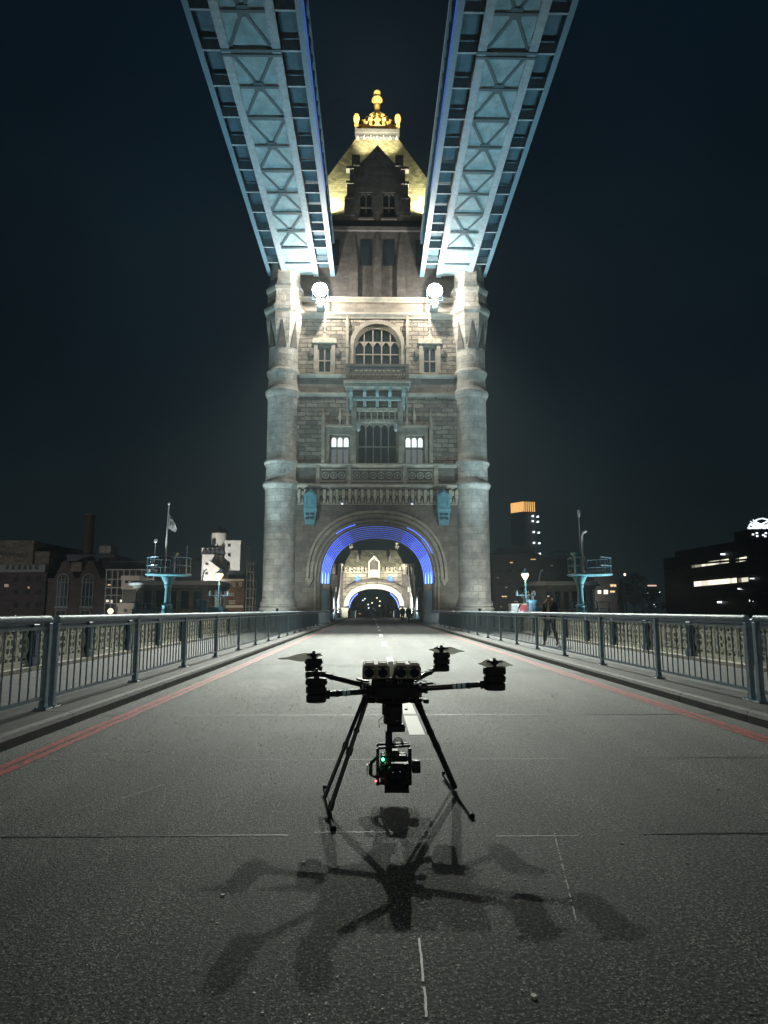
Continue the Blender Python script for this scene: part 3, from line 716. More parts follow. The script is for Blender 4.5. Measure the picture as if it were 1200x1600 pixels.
# upper stage (set back a little) -----------------------------------------
YU = 67.0; zu0, zu1 = ZTOP, zt(337, YU)
b = MB(); b.box(-9, 9, YU, YU+.8, zu0, zu1); b.box(-9, 9, 83.5, 84.3, zu0-.5, zu1); b.box(-9.3, -8.5, YU+.8, 83.5, zu0, zu1); b.box(8.5, 9.3, YU+.8, 83.5, zu0, zu1); b.build('upper_wall', M_shaded, TW)
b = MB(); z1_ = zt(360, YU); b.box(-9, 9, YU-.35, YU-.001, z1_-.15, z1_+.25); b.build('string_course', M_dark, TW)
for x in (-2.45, 0, 2.45):
    b = MB(); za, zb = zt(425, YU), zt(364, YU); b.add([(x-.42, YU-.5, za), (x+.42, YU-.5, za), (x+.42, YU, za), (x-.42, YU, za), (x-.05, YU-.12, zb), (x+.05, YU-.12, zb), (x+.05, YU, zb), (x-.05, YU, zb)], [(0,1,5,4),(1,2,6,5),(2,3,7,6),(3,0,4,7),(3,2,1,0),(4,5,6,7)])
    b.box(x-.42, x+.42, YU-.5, YU-.001, zu0, za-.002); b.build('pinnacle', M_shaded, TW)
for x in (-4.6, 4.6, -1.2, 1.2):
    b = MB(); b.box(x-.6, x+.6, YU-.05, YU-.002, zt(415, YU), zt(375, YU)); b.build('blind_window', M_glass, TW)
# dormer gable in front of the roof
YG = 66.95
b = MB(); zw = zt(337, YG); zk = zt(244, YG); za = zt(226, YG)
wd = (-1.5, -.1); 
dh = [(-1.95, -.5, zt(341, YG), zt(300, YG)), (.5, 1.95, zt(341, YG), zt(300, YG))]
wall_grid(b, -2.4, 2.4, zw-.01, zt(262, YG), YG, YG+.9, dh)
b.prism([(-2.4, zt(262, YG)), (2.4, zt(262, YG)), (1.2, zt(246, YG)), (0, za), (-1.2, zt(246, YG))], YG, YG+.9); b.build('gable', M_shaded, TW)
for a, c, z0, z1 in dh: window(a, c, z0, z1, 2, (.45,), Y=YG, m=M_dark)
for s in (-1, 1):
    b = MB(); b.box(s*1.9, s*2.75, YG-.25, YG+1.1, zt(262, YG)+.1, zk); b.box(s*2.41, s*2.95, YG-.1, YG+1.3, zt(285, YG), zt(262, YG)+.099); b.box(s*2.41, s*3.25, YG-.1, YG+1.3, zt(308, YG), zt(285, YG)-.003); b.box(s*2.41, s*3.5, YG-.1, YG+1.3, zw, zt(308, YG)-.003)
    for q in (zt(262, YG), zt(285, YG), zt(308, YG)): b.box(s*2.5, s*3.35, YG-.2, YG+.6, q-.25, q+.05)
    b.build('gable_pier', M_shaded, TW)
    b = MB(); b.box(s*1.25, s*2.76, YG+.95, 74.5, zw, zt(262, YG)+.4); b.build('dormer_side', M_stone, TW)
b = MB(); b.prism([(-2.6, zt(262, YG)+.1), (0, za-.6), (2.6, zt(262, YG)+.1)], YG+.92, 75); b.build('dormer_roof', M_slate, TW)
# main roof
cx, cy = 0, 75.5; zr0 = zu1+.02; zr1 = zt(216, 73, 590)
b = MB(); wx, wy, tx, ty = 8.5, 8.0, 2.5, 2.4
vs = [(-wx, cy-wy, zr0), (wx, cy-wy, zr0), (wx, cy+wy, zr0), (-wx, cy+wy, zr0), (-tx, cy-ty, zr1), (tx, cy-ty, zr1), (tx, cy+ty, zr1), (-tx, cy+ty, zr1)]
b.add(vs, [(0,1,5,4),(1,2,6,5),(2,3,7,6),(3,0,4,7),(4,5,6,7),(3,2,1,0)]); b.build('roof', M_slate, TW)
b = MB(); zg = zr1
b.box(-2.5, 2.5, cy-2.65, cy+2.65, zg+.05, zg+.22); b.box(-2.4, 2.4, cy-2.5, cy+2.5, zg+.221, zg+.65); b.box(-2.6, 2.6, cy-2.75, cy+2.75, zg+.651, zg+1.05)
for i in range(7):
    x = -2.4+.8*i; b.box(x-.06, x+.06, cy-2.62, cy-2.5, zg+.22, zg+.65)
b.build('roof_platform', mat('platform_lead', (.11, .115, .12), .5, var=.2), TW)
for i in range(7):
    x = -2.25+.75*i; b = MB(); b.lathe(x, cy-2.85, [(.03, zg-.42), (.11, zg-.35), (.11, zg-.22), (.04, zg-.1), (.04, zg+.06)], 8); b.build('roof_lamp', emis('small_roof_lamp', (1, .98, .85), .9), TW)
# gilded crown
C = empty('unused', (0,0,0)); bpy.data.objects.remove(C)
b = MB(); zc = zg+1.08
b.lathe(cx, cy, [(2.15, zc), (2.3, zc+.2), (2.1, zc+.4), (2.2, zc+.55), (1.9, zc+.65), (.4, zc+.7)], 20)
crown = b.build('gilded_crown', M_gold, TW)
for k in range(8):
    a = math.pi/4*k + math.pi/8; ca, sa = math.cos(a), math.sin(a)
    b = MB(); pts = [(cx+ca*r, cy+sa*r, zc+z) for r, z in ((2.1, .6), (2.0, 1.4), (1.55, 2.1), (1.0, 2.7), (.35, 3.3), (.1, 3.6))]; b.tube(pts, [.22, .2, .19, .18, .16, .14], 7)
    for (r, z) in ((2.05, 1.2), (1.7, 1.95), (1.15, 2.6), (.6, 3.15)):
        b.lathe(cx+ca*(r+.12), cy+sa*(r+.12), [(.03, zc+z), (.28, zc+z+.14), (.28, zc+z+.34), (.03, zc+z+.46)], 6)
    b.build('crown_arm', M_gold, crown)
    b = MB(); a2 = a + math.pi/8; c2, s2 = math.cos(a2), math.sin(a2)
    b.prism([(-.35, 0), (.35, 0), (.2, .5), (.45, .8), (.15, 1.0), (0, 1.45), (-.15, 1.0), (-.45, .8), (-.2, .5)], -.07, .07)
    b.v = [(cx + c2*2.1 - x*s2 - y*c2, cy + s2*2.1 + x*c2 - y*s2, zc+.5+z) for x, y, z in b.v]; b.build('crown_leaf', M_gold, crown)
for sx_ in (-1, 1):
    for sy in (-1, 1):
        b = MB(); b.lathe(cx+sx_*2.5, cy+sy*2.2, [(.2, zc+.1), (.26, zc+.5), (.15, zc+.6), (.25, zc+.75), (.36, zc+1.15), (.38, zc+1.6), (.26, zc+1.7), (.30, zc+1.85), (.08, zc+1.95)], 8); b.build('corner_urn', M_gold, crown)
b = MB(); b.lathe(cx, cy, [(.2, zc+3.3), (.2, zc+4.1), (.35, zc+4.3), (.42, zc+5.0), (.2, zc+5.3), (.5, zc+5.5), (.62, zc+6.0), (.3, zc+6.2), (.25, zc+6.4), (.42, zc+6.7), (.42, zc+7.0), (.1, zc+7.3)], 12)
b.box(cx-.65, cx+.65, cy-.12, cy+.12, zc+5.6, zc+5.95); b.build('crown_finial', M_gold, crown)

for o in [crown] + list(crown.children):
    for v_ in o.data.vertices: v_.co.x *= .98; v_.co.y *= .98; v_.co.z = zc + .45 + (v_.co.z-zc)*.93
# teal gabled lantern hoods beside the arch
for s in (-1, 1):
    X = s*6.5; Y1 = YF-1.0
    zA, zB, zC = zt(820, 66), zt(795, 66), zt(775, 66)
    root = empty('gabled_signal_box', (X, YF, zA), 'teal gabled signal box on the tower wall, ' + ('left' if s < 0 else 'right') + ' of the blue arch', 'signal box', 'teal signal boxes flanking the arch')
    b = MB(); b.box(X-.62, X+.62, Y1, YF-.02, zB, zC); b.prism([(X-.66, zC), (X+.66, zC), (X, zt(768, 66))], Y1-.02, YF-.02); b.build('upper_case', M_teal, root)
    b = MB(); b.add([(X-.45, Y1+.15, zA), (X+.45, Y1+.15, zA), (X+.45, YF-.02, zA), (X-.45, YF-.02, zA), (X-.66, Y1-.04, zB-.02), (X+.66, Y1-.04, zB-.02), (X+.66, YF-.02, zB-.02), (X-.66, YF-.02, zB-.02)], [(0,1,5,4),(1,2,6,5),(2,3,7,6),(3,0,4,7),(3,2,1,0),(4,5,6,7)]); b.build('lower_case', M_teal, root)
    b = MB()
    for x0 in (-.4, .06): 
        for zz in (.18, .52): b.box(X+x0, X+x0+.34, Y1-.02+.10-.12, Y1+.12, zA+.25+zz*1.2, zA+.45+zz*1.2)
    b.build('vent', M_navy, root)
    b = MB(); b.band([(X-.45, zB+.1), (X-.45, zC-.1), (X, zC+.35), (X+.45, zC-.1), (X+.45, zB+.1)], [(X-.36, zB+.1), (X-.36, zC-.14), (X, zC+.22), (X+.36, zC-.14), (X+.36, zB+.1)], Y1-.06, Y1-.001)
    b.prism([(X-.2, zB+.5), (X, zB+.25), (X+.2, zB+.5), (X, zB+.8)], Y1-.05, Y1-.001); b.build('moulding', M_teal, root)
    b = MB(); b.lathe(X, Y1+.3, [(.04, zt(768, 66)-.1), (.1, zt(766, 66)), (.04, zt(764, 66)), (.01, zt(760, 66))], 6); b.box(X-.5, X+.5, YF-.5, YF-.03, zt(768, 66)-.0, zt(766, 66)); b.build('finial', M_teal, root)

# floodlights under the walkways --------------------------------------------
for s in (-1, 1):
    X = s*5.75; Zf = zt(454, 64.6); Yf = 64.6
    root = empty('floodlight', (X, YF, Zf), 'dazzling white floodlight on the tower front, below the ' + ('left' if s < 0 else 'right') + ' walkway', 'floodlight', 'floodlights on the tower front')
    b = MB(); b.lathe(0, 0, [(.25, -.5), (.55, -.3), (.66, .0), (.70, .05)], 20); b.v = [(x, -z, y) for x, y, z in b.v]
    b.v = [(X+x, Yf+y*1, Zf+z) for x, y, z in b.v]; b.build('housing', M_navy, root)
    b = MB(); b.lathe(0, 0, [(.72, .07), (.76, .12), (.66, .28), (.42, .42), (.05, .48)], 20); b.v = [(X+x, Yf-z, Zf+y) for x, y, z in b.v]; b.build('lens', M_lens, root)
    b = MB(); b.bar((X, Yf+.45, Zf-.1), (X, YF+.3, Zf-1.3), .14); b.bar((X-.75, Yf+.1, Zf), (X-.75, Yf+.1, Zf-.95), .08); b.bar((X+.75, Yf+.1, Zf), (X+.75, Yf+.1, Zf-.95), .08); b.box(X-.8, X+.8, Yf, Yf+.2, Zf-1.05, Zf-.95); b.box(X-.4, X+.4, Yf-.1, YF+.3, Zf-1.5, Zf-1.2); b.build('bracket', M_navy, root)
    b = MB()
    for i in range(3): b.box(X-.34+.05*i, X+.34-.05*i, Yf-.25, Yf+.2, Zf-1.16-.3*i, Zf-1.06-.3*i)
    b.build('lower_louvre', M_white, root)
    spot('beam', (X, Yf-.75, Zf-.9), (s*.6, 26, 0), LP['beam'], (.95, 1, .90), 30, 1.0, .18, root)
    spot('spill', (X-s*.6, Yf-1.3, Zf-.6), (X, 60, 0), LP['glow'], (1, .92, .80), 60, .5, .12, root, 'POINT')
# ================================================================== HIGH LEVEL WALKWAYS
def walkway(s):
    ZB = 35.5; y_end, y_start = 66.6, 14.0; L = y_end - y_start; bay = 2.9
    root = empty('high_walkway', (0, y_end, ZB), ('left' if s < 0 else 'right') + ' high-level lattice walkway overhead, with pale blue plated underside', 'walkway', 'high-level walkways')
    Y = lambda v: v - y_end     # local
    xi, xa, xb, xo = 4.62, 6.12, 9.72, 11.1
    def P(x): return s*x
    b = MB(); b.box(P(xa), P(xb), Y(y_start), 0, .17, .24)
    y = Y(y_start)
    b.build('soffit_plate', M_soff, root, local=True)
    b = MB()
    n = 9
    for i in range(1, n): x = xa + (xb-xa)*i/n; b.box(P(x)-.03, P(x)+.03, Y(y_start), 0, .145, .169)
    b.build('soffit_rib', M_soff, root, local=True)
    for x0, x1 in ((xa-.05, xa+.5), (xb-.5, xb+.05)):
        b = MB(); b.box(P(x0), P(x1), Y(y_start), 0, .0, .06); b.box(P((x0+x1)/2)-.03, P((x0+x1)/2)+.03, Y(y_start), 0, .061, .60)
        v = Y(y_start)
        while v < 0:
            for q in (x0+.08, x1-.08): b.lathe(P(q), v, [(.03, -.03), (.03, .001)], 5, smooth=False)
            v += .58
        b.build('flange', M_flange, root, local=True)
    # cross beams and X-bracing, one of each then copies
    def fb(big):
        q = MB(); h = .17 if big else .11
        q.box(P(xa+.51), P(xb-.51), -h, h, .03, .06); q.box(P(xa+.51), P(xb-.51), -.02, .02, .061, .144)
        if big == 2: q.box(P(xa-.1), P(xb+.1), -.28, -.10, -.05, -.005); q.box(P(xa-.1), P(xb+.1), .10, .28, -.05, -.005)
        return q
    def brace():
        q = MB()
        for a, c in ((xa+.5, xb-.5), (xb-.5, xa+.5)):
            q.bar((P(a), .2, .10+(.02 if a > c else 0)), (P(c), 2*bay-.2, .10+(.02 if a > c else 0)), .19, .035)
        q.box(P((xa+xb)/2)-.35, P((xa+xb)/2)+.35, bay-.4, bay+.4, .062, .08)
        return q
    ys = [64.0 - bay*i for i in range(18) if 64.0-bay*i > y_start+.3]
    B = {}
    for i, yy in enumerate(ys):
        key = 2 if i == 9 else (1 if i % 2 else 0)
        if i in (9,): key = 2
        if key not in B: o = B[key] = fb(key).build('cross_beam', M_brace, root, local=True)
        else: o = B[key].copy(); col.objects.link(o); o.parent = root
        o.location = (0, Y(yy), 0)
    br = None
    for i in range(1, len(ys)-1, 2):
        yy = ys[i] - 2*bay + 0
        if yy < y_start: break
        if br is None: br = brace().build('cross_brace', M_brace, root, local=True); o = br
        else: o = br.copy(); col.objects.link(o); o.parent = root
        o.location = (0, Y(yy), 0)
    # short end brace against the tower
    # lattice side girders
    for x, nm in ((xi, 'inner'), (xo, 'outer')):
        w_ = .16 if nm == 'outer' else .26
        b = MB(); b.box(P(x)-w_/2, P(x)+w_/2, Y(y_start), 0, .10, .45); b.box(P(x)-w_/2-.1, P(x)+w_/2+.1, Y(y_start), 0, .04, .099); b.build('bottom_chord', M_blue, root, local=True)
        b = MB(); b.box(P(x)-w_/2, P(x)+w_/2, Y(y_start), 0, 3.7, 4.05); b.build('top_chord', M_blue, root, local=True)
        gl = None
        for i, yy in enumerate(ys):
            if gl is None:
                b = MB(); t = .05
                b.box(P(x)-.07, P(x)+.07, -.08, .08, .45, 3.7)
                m_ = 2; 
                for k in range(m_):
                    ya_, yb_ = -bay*k/m_, -bay*(k+1)/m_
                    b.bar((P(x)-.03, ya_, .47), (P(x)-.03, yb_, 3.68), .05, .13, up=(1,0,0)); b.bar((P(x)+.03, yb_, .47), (P(x)+.03, ya_, 3.68), .05, .13, up=(1,0,0))
                gl = b.build('lattice_panel', M_blue, root, local=True); o = gl
            else: o = gl.copy(); col.objects.link(o); o.parent = root
            o.location = (0, Y(yy), 0)
        bk = None
        a, c = (x+.13, xa-.06) if nm == 'inner' else (xb+.06, x-.09)
        for yy in ys:
            if bk is None:
                b = MB(); b.box(P(a), P(c), -.07, .07, .12, .16); b.box(P(a), P(c), -.02, .02, .16, .9); bk = b.build('bracket', M_flange, root, local=True); o = bk
            else: o = bk.copy(); col.objects.link(o); o.parent = root
            o.location = (0, Y(yy), 0)
    b = MB(); b.box(P(xi+.14), P(xa-.06), Y(y_start), 0, 1.0, 1.05); b.box(P(xb+.06), P(xo-.1), Y(y_start), 0, 1.0, 1.05); b.build('gap_shade_plate', M_under, root, local=True)  # dark plates added over the open gaps so they look shaded
    b = MB(); b.box(P(xi), P(xo), Y(y_start), 0, 4.06, 4.2); b.prism([(P(xi)-.2, 4.2), (P(xo)+.2, 4.2), (P((xi+xo)/2), 5.2)], Y(y_start), 0); b.build('walkway_roof', M_lead, root, local=True)
    b = MB(); b.box(P(xi+.5), P(xi+.55), Y(y_start), 0, 1.06, 3.6); b.box(P(xo-.55), P(xo-.5), Y(y_start), 0, 1.06, 3.6); b.build('glazed_side', M_glass, root, local=True)
    b = MB(); b.box(P(xi)-.17 if s > 0 else P(xi)+.131, P(xi)-.131 if s > 0 else P(xi)+.17, Y(y_start), Y(46), .16, .40); b.build('led_strip', emis('walkway_blue_led', (.035, .14, .75), .30, (.05, .1, .3)), root, local=True)
    b = MB(); q0, q1 = (xi-.30, xi-.18); b.box(P(q0), P(q1), Y(y_start), Y(52), .0, .05); b.build('led_strip', emis('walkway_blue_led', (.035, .14, .75), .30), root, local=True)
    root.rotation_euler = (0, 0, R(-.22))
    return root
walkway(-1); walkway(1)

# ================================================================== FAR SIDE: SUSPENSION SPAN AND ABUTMENT TOWER
YA = 115.0
za = lambda py: zt(py, YA)
AB = empty('abutment_tower', (0, YA+4, 0), 'smaller floodlit stone gateway with cream roof, seen through the main arch', 'gateway')
M_ab = mat('gateway_stone', (.36, .33, .26), .8, var=.3, scale=1.2, bump=.8, mode='ashlar', bs=(1.4, .5), mort=.05, bscale=5)
M_abr = mat('gateway_slate', (.50, .49, .36), .6, var=.15, scale=2, bump=.5, mode='brick', bs=(.7, .4), mort=.02, bscale=5)
xA = lambda px: xt(px, 900, YA)
hA = 4.25; cA = -.12; apA = za(920)
b = MB(); crv = basket(hA+.35, 2.2, apA+.35, 28, 2.2, cA); arch_fill(b, crv, za(893), YA, YA+1)
b.box(xA(536), cA-hA-.35, YA, YA+1, -.3, za(893)); b.box(cA+hA+.35, xA(629), YA, YA+1, -.3, za(893)); b.build('wall', M_ab, AB)
b = MB(); b.box(xA(536), xA(629), YA+8, YA+9, za(893), za(893)-2); b.build('rear_wall', M_ab, AB)
b = MB(); b.band(basket(hA+.75, 2.0, apA+.8, 28, 2.2, cA), basket(hA, 2.0, apA, 28, 2.2, cA), YA-.25, YA+1.1); b.build('arch_ring', M_cream, AB)
b = MB(); b.band(basket(hA+1.3, 3.4, apA+1.5, 28, 2.2, cA)[4:25], basket(hA+.95, 3.4, apA+1.15, 28, 2.2, cA)[4:25], YA-.5, YA); b.build('hood_mould', M_dark, AB)
q = MB(); P = basket(hA-.06, 1.2, apA-.06, 28, 2.2, cA); q.tube([(x, YA+1.2, z) for x, z in P[1:9]], .06, 5); q.build('led_strip', M_led, AB)
q = MB(); q.tube([(x, YA+1.2, z) for x, z in P[20:28]], .06, 5); q.build('led_strip', M_led, AB)
b = MB()
for i in range(14):
    x = xA(537)+ (xA(628)-xA(537))*(i+.5)/14; b.box(x-.22, x+.22, YA-.12, YA+.6, za(893), za(893)+.7)
b.box(xA(536), xA(629), YA-.2, YA+.7, za(893)-.3, za(893)-.001); b.build('battlement', M_ab, AB)
# roof with flared profile
z0, z1 = za(893)+.2, za(857)
for nm, prof in (('roof', [(5.0, 0), (5.15, .12), (4.9, .35), (4.55, .6), (4.1, .85), (3.85, 1.0)]),):
    b = MB(); n = 4; vs = []
    for hw, t in prof:
        z = z0 + (z1-z0)*t; d = 4.0*(1-.85*t)+.3
        vs += [(cA-hw, YA+4.2-d, z), (cA+hw, YA+4.2-d, z), (cA+hw, YA+4.2+d, z), (cA-hw, YA+4.2+d, z)]
    fs = [(3,2,1,0), tuple(range(4*len(prof)-4, 4*len(prof)))]
    for i in range(len(prof)-1):
        for k in range(4): fs.append((4*i+k, 4*i+(k+1)%4, 4*i+4+(k+1)%4, 4*i+4+k))
    b.add(vs, fs); b.build(nm, M_abr, AB)
b = MB(); b.box(cA-4.0, cA+4.0, YA+4.0, YA+4.4, z1, z1+.3); b.build('ridge', M_cream, AB)
for s in (-1, 1):
    b = MB(); b.lathe(cA+s*4.0, YA+4.2, [(.25, z1-1.2), (.25, z1+.5), (.42, z1+.6), (.42, z1+.8), (.15, z1+.9), (.3, z1+1.3), (.05, z1+1.6)], 8); b.build('roof_finial', M_cream, AB)
    b = MB(); x = cA+s*2.75; b.prism([(x-.4, z0+1.4), (x+.4, z0+1.4), (x, z0+3.1)], YA+1.3, YA+3.4); b.build('small_dormer', M_dark, AB)
    b = MB(); x = cA+s*2.75; b.lathe(0, 0, [(.02, -.1), (.5, -.1), (.5, 0), (.35, .06), (.02, .08)], 16); zz = za(905)
    b.v = [(x+u*.8, YA-.12-w_, zz+v*1.25) for u, v, w_ in b.v]; b.build('blue_roundel', emis('blue_roundel_glow', (.04, .16, .9), 1.2, (.1, .2, .7)), AB)
b = MB(); zg, zgt = za(889), za(868); b.band([(cA-.95, za(903)), (cA-.95, za(878)), (cA, zgt), (cA+.95, za(878)), (cA+.95, za(903))], [(cA-.72, za(903)), (cA-.72, za(878.5)), (cA, zgt-.55), (cA+.72, za(878.5)), (cA+.72, za(903))], YA-.5, YA+1.2); b.box(cA-.72, cA+.72, YA-.45, YA-.1, za(902), za(890.5)); b.build('gable_frame', M_cream, AB)
b = MB(); b.prism([(cA-.70, za(890)), (cA+.70, za(890)), (cA+.70, za(878.6)), (cA, zgt-.6), (cA-.70, za(878.6))], YA-.2, YA+1.1); b.build('gable_panel', M_dark, AB)
for s in (-1, 1):
    cx_ = (xA(536)-1.15) if s < 0 else (xA(629)+1.0)
    b = MB(); b.box(cx_-1.1, cx_+1.1, YA-.2, YA+7, -.3, za(898)); b.build('side_tower', M_dark, AB)
    for k in (-1, 1):
        b = MB(); b.lathe(cx_+k*.62, YA+.3, [(.42, za(899)), (.42, za(886)), (.55, za(885)), (.55, za(881)), (.42, za(880.5))], 8, smooth=False); b.build('side_turret', M_stone, AB)
    b = MB(); b.box(cx_-.16, cx_+.16, YA-.26, YA-.2, za(925), za(917)); b.build('slit_window', M_cream, AB)
for s, x in ((-1, cA-hA-.6), (1, cA+hA+.6)):
    b = MB(); b.box(x-.5, x+.5, YA-.45, YA-.01, -.1, 1.6); b.box(x-.6, x+.6, YA-.55, YA-.46, 1.3, 1.7); b.build('buttress', M_cream, AB)
# suspension chains: two curved chords with bracing, each side
for s in (-1, 1):
    root = empty('suspension_chain', (s*5.75, 104, 0), 'white braced suspension chain sweeping down to the ' + ('left' if s < 0 else 'right') + ' side of the far roadway', 'suspension chain', 'suspension chains beyond the tower')
    X = s*5.75; n = 26; U = []; L = []
    for i in range(n+1):
        t = i/n; y = 88 + (YA-88.3)*t; m_ = (t-.42)
        zc = 1.3 + (15 if m_ < 0 else 22)*m_*m_; half = .12 + 1.25*math.sin(math.pi*min(1, max(0, (t-.30)/.7)))**1 if t > .30 else .12 + 1.2*math.sin(math.pi*(t/.30))
        U.append((X, y, zc+half)); L.append((X, y, zc-half))
    b = MB()
    for P in (U, L):
        for a, c in zip(P[:-1], P[1:]): b.bar(a, c, .34, .3)
    b.build('chord', M_white, root)
    b = MB()
    for i in range(1, n-1): b.bar((U if i % 2 else L)[i], (L if i % 2 else U)[i+1], .12, .12)
    b.build('web', M_white, root)
    for i in range(2, n, 3):
        b = MB(); b.tube([L[i], (X, L[i][1], .14)], .05, 6); b.build('hanger', M_white, root)
    b = MB(); b.box(X-.1, X+.1, 88, YA-1, .13, 1.3); tag(b.build('side_parapet', M_blue), 'solid pale blue parapet beyond the tower on the ' + ('left' if s < 0 else 'right') + ' of the far roadway', 'parapet', 'blue parapets beyond the tower')
    b = MB(); P = [(s*3.2, 118.3), (s*3.5, 121), (s*4.4, 124), (s*4.5, 124), (s*3.62, 121), (s*3.32, 118.3)]; b.prism(P, -.25, 1.15, 'xy'); tag(b.build('curved_barrier', M_blue), 'curved pale blue barrier beyond the gateway on the ' + ('left' if s < 0 else 'right') + ' of the road', 'barrier', 'curved barriers beyond the gateway')

# lights that wash the stonework, each given a fitting of its own
def flood(nm, loc, aim, pw, colr, cone, lab, grp=None, rad=.3, sz=1., blend=.6):
    root = empty('ground_floodlight', loc, lab, 'floodlight', grp)
    d = (Vector(aim)-Vector(loc)).normalized(); p = Vector(loc)
    b = MB(); b.bar(p - d*.45*sz, p - d*.05*sz, .55*sz, .5*sz); b.build('housing', M_navy, root)
    b = MB(); b.bar(p - d*.045*sz, p - d*.02*sz, .45*sz, .4*sz); b.build('lens', emis('wash_lens', (.8, .9, 1), .8), root)
    b = MB(); b.bar(p - d*.3*sz - Vector((0,0,.25*sz)), p - d*.3*sz - Vector((0,0,.7*sz)), .1); b.build('bracket', M_navy, root)
    spot('wash', p + d*.05, aim, pw, colr, cone, blend, rad, root); return root
for s in (-1, 1):
    sd = 'left' if s < 0 else 'right'
    flood('a', (s*27, 60.5, -5), (s*10.2, 66.5, 13), LP['river'], (.80, .97, .97), 75, sd + ' river floodlight beside the pier aimed up at the outer side of the turret', 'turret floodlights beside the pier')
    flood('a2', (s*12.0, 54, -2.6), (s*9.9, 65.6, 6), LP['base'], (.82, .97, .97), 48, sd + ' river floodlight beside the deck aimed at the foot of the turret', 'turret foot floodlights')
    flood('b', (s*12.5, 57, -5), (s*7.6, 56, 36), LP['fillL'], (.46, .84, 1.0), 70, sd + ' river floodlight aimed up at the walkway, beside the deck', 'walkway floodlights beside the deck')
    flood('c', (s*6.3, 67.0, zu1+.5), (s*3.6, 72, 54), LP['roof'], (1, .95, .64), 130, sd + ' yellow floodlight on the tower ledge under the roof', 'yellow roof floodlights', sz=.9)
    flood('g', (s*4.9, 91, .9), (s*5.8, 112, 5), 1300, (.95, .97, 1), 70, sd + ' added white fill light at the roadside beyond the archway, aimed along the chain', 'added chain fill lights', sz=.4)  # added lamp that whitens the chain
    flood('h', (s*3.4, YA-2.6, za(893)+.3), (cA+s*1.6, YA+2.5, za(866)), 650, (1, .97, .80), 150, sd + ' warm spotlight on the far gateway parapet below its roof', 'gateway roof spotlights', sz=.4)
    flood('d', (s*5.4, 104, .6), (s*1.5, 116, 9), LP['abut'], (1, .97, .84), 90, sd + ' warm floodlight in front of the far gateway', 'gateway floodlights')
    flood('e', (s*2.35, 67.4, zk+.35), (0, 75.5, zr1+5.0), LP['crown'], (1, .86, .55), 36, sd + ' warm spotlight on the gable pier aimed up at the gilded crown', 'crown spotlights', sz=.4)
    flood('f', (s*7.3, 50, 1.4), (s*1.0, 66.5, 9), LP['front'], (1, .95, .84), 100, sd + ' small added fill light on the parapet aimed at the tower front', 'parapet floodlights', sz=.3)  # added fill for the tower front

for s in (-1, 1):       # added lamps behind the viewpoint, front fill for the drone
    sd = 'left' if s < 0 else 'right'
    root = empty('fill_lamp', (s*7.0, -7, .13), 'added fill lamp on a tall post, on the ' + sd + ' footway behind the viewpoint', 'street lamp', 'added fill lamps behind the viewpoint')
    b = MB(); b.lathe(s*7.0, -7, [(.2, .1), (.2, .8), (.1, 1.0), (.07, 6.6)], 12); b.build('post', M_teal, root)
    b = MB(); b.lathe(s*7.0, -7, [(.1, 6.6), (.26, 7.0), (.2, 7.1)], 8, smooth=False); b.build('lantern_glass', emis('fill_lamp_glow', (1, .95, .85), 4), root)
    b = MB(); b.lathe(s*7.0, -7, [(.3, 7.101), (.1, 7.4), (.02, 7.6)], 8, smooth=False); b.build('lantern_cap', M_teal, root)
    spot('glow', (s*6.6, -6.6, 6.9), (0, 5, 0), 300, (1, .96, .86), 60, .5, .2, root, 'POINT')

for s in (-1, 1):
    flood('k', (s*3.4, 65.6, z_at(788)-.1), (s*2.0, 47, 0), 1500, (.95, 1, .92), 74, ('left' if s < 0 else 'right') + ' small added fill light under the corbel table above the arch', 'added road fill lights above the arch', sz=.45, blend=1.)  # added lamps that fill the dark road before the arch
# ================================================================== THE DRONE
DC = Vector((-.35, 5.08, 0))
DR = empty('camera_drone', DC, 'black four-armed camera drone standing on tall splayed legs in the middle of the road', 'drone')
def dp(px, py, Y):           # photo measurement -> drone-local point at depth Y
    return at(px, py, Y) - DC
M_tape = mat('pale_blue_tape', (.62, .88, .95), .6, var=.1, scale=20)
M_prop = mat('white_propeller_blade', (.82, .82, .78), .35, var=.05)
_n = M_prop.node_tree; _t = _n.nodes.new('ShaderNodeBsdfTranslucent'); _t.inputs['Color'].default_value = (.9, .9, .84, 1); _m = _n.nodes.new('ShaderNodeMixShader'); _m.inputs[0].default_value = .6
_o = _n.nodes['Material Output']; _n.links.new(_n.nodes['Principled BSDF'].outputs[0], _m.inputs[1]); _n.links.new(_t.outputs[0], _m.inputs[2]); _n.links.new(_m.outputs[0], _o.inputs['Surface'])
M_batt = mat('olive_battery_case', (.36, .36, .27), .5, var=.15, scale=30, bump=.2, bscale=200)
M_brat = mat('lit_battery_top', (.72, .72, .60), .45, var=.1, scale=30)  # paler than the case: highlight on the top put into the colour
M_silv = mat('bare_metal', (.6, .6, .6), .3, metal=.9, var=.1)
M_lensg = mat('camera_lens_glass', (.01, .012, .02), .04, var=.1)
zb = .79; BC = Vector((.0, 0, zb))
D = lambda mb, nm, m, par=DR: mb.build(nm, m, par, local=True)
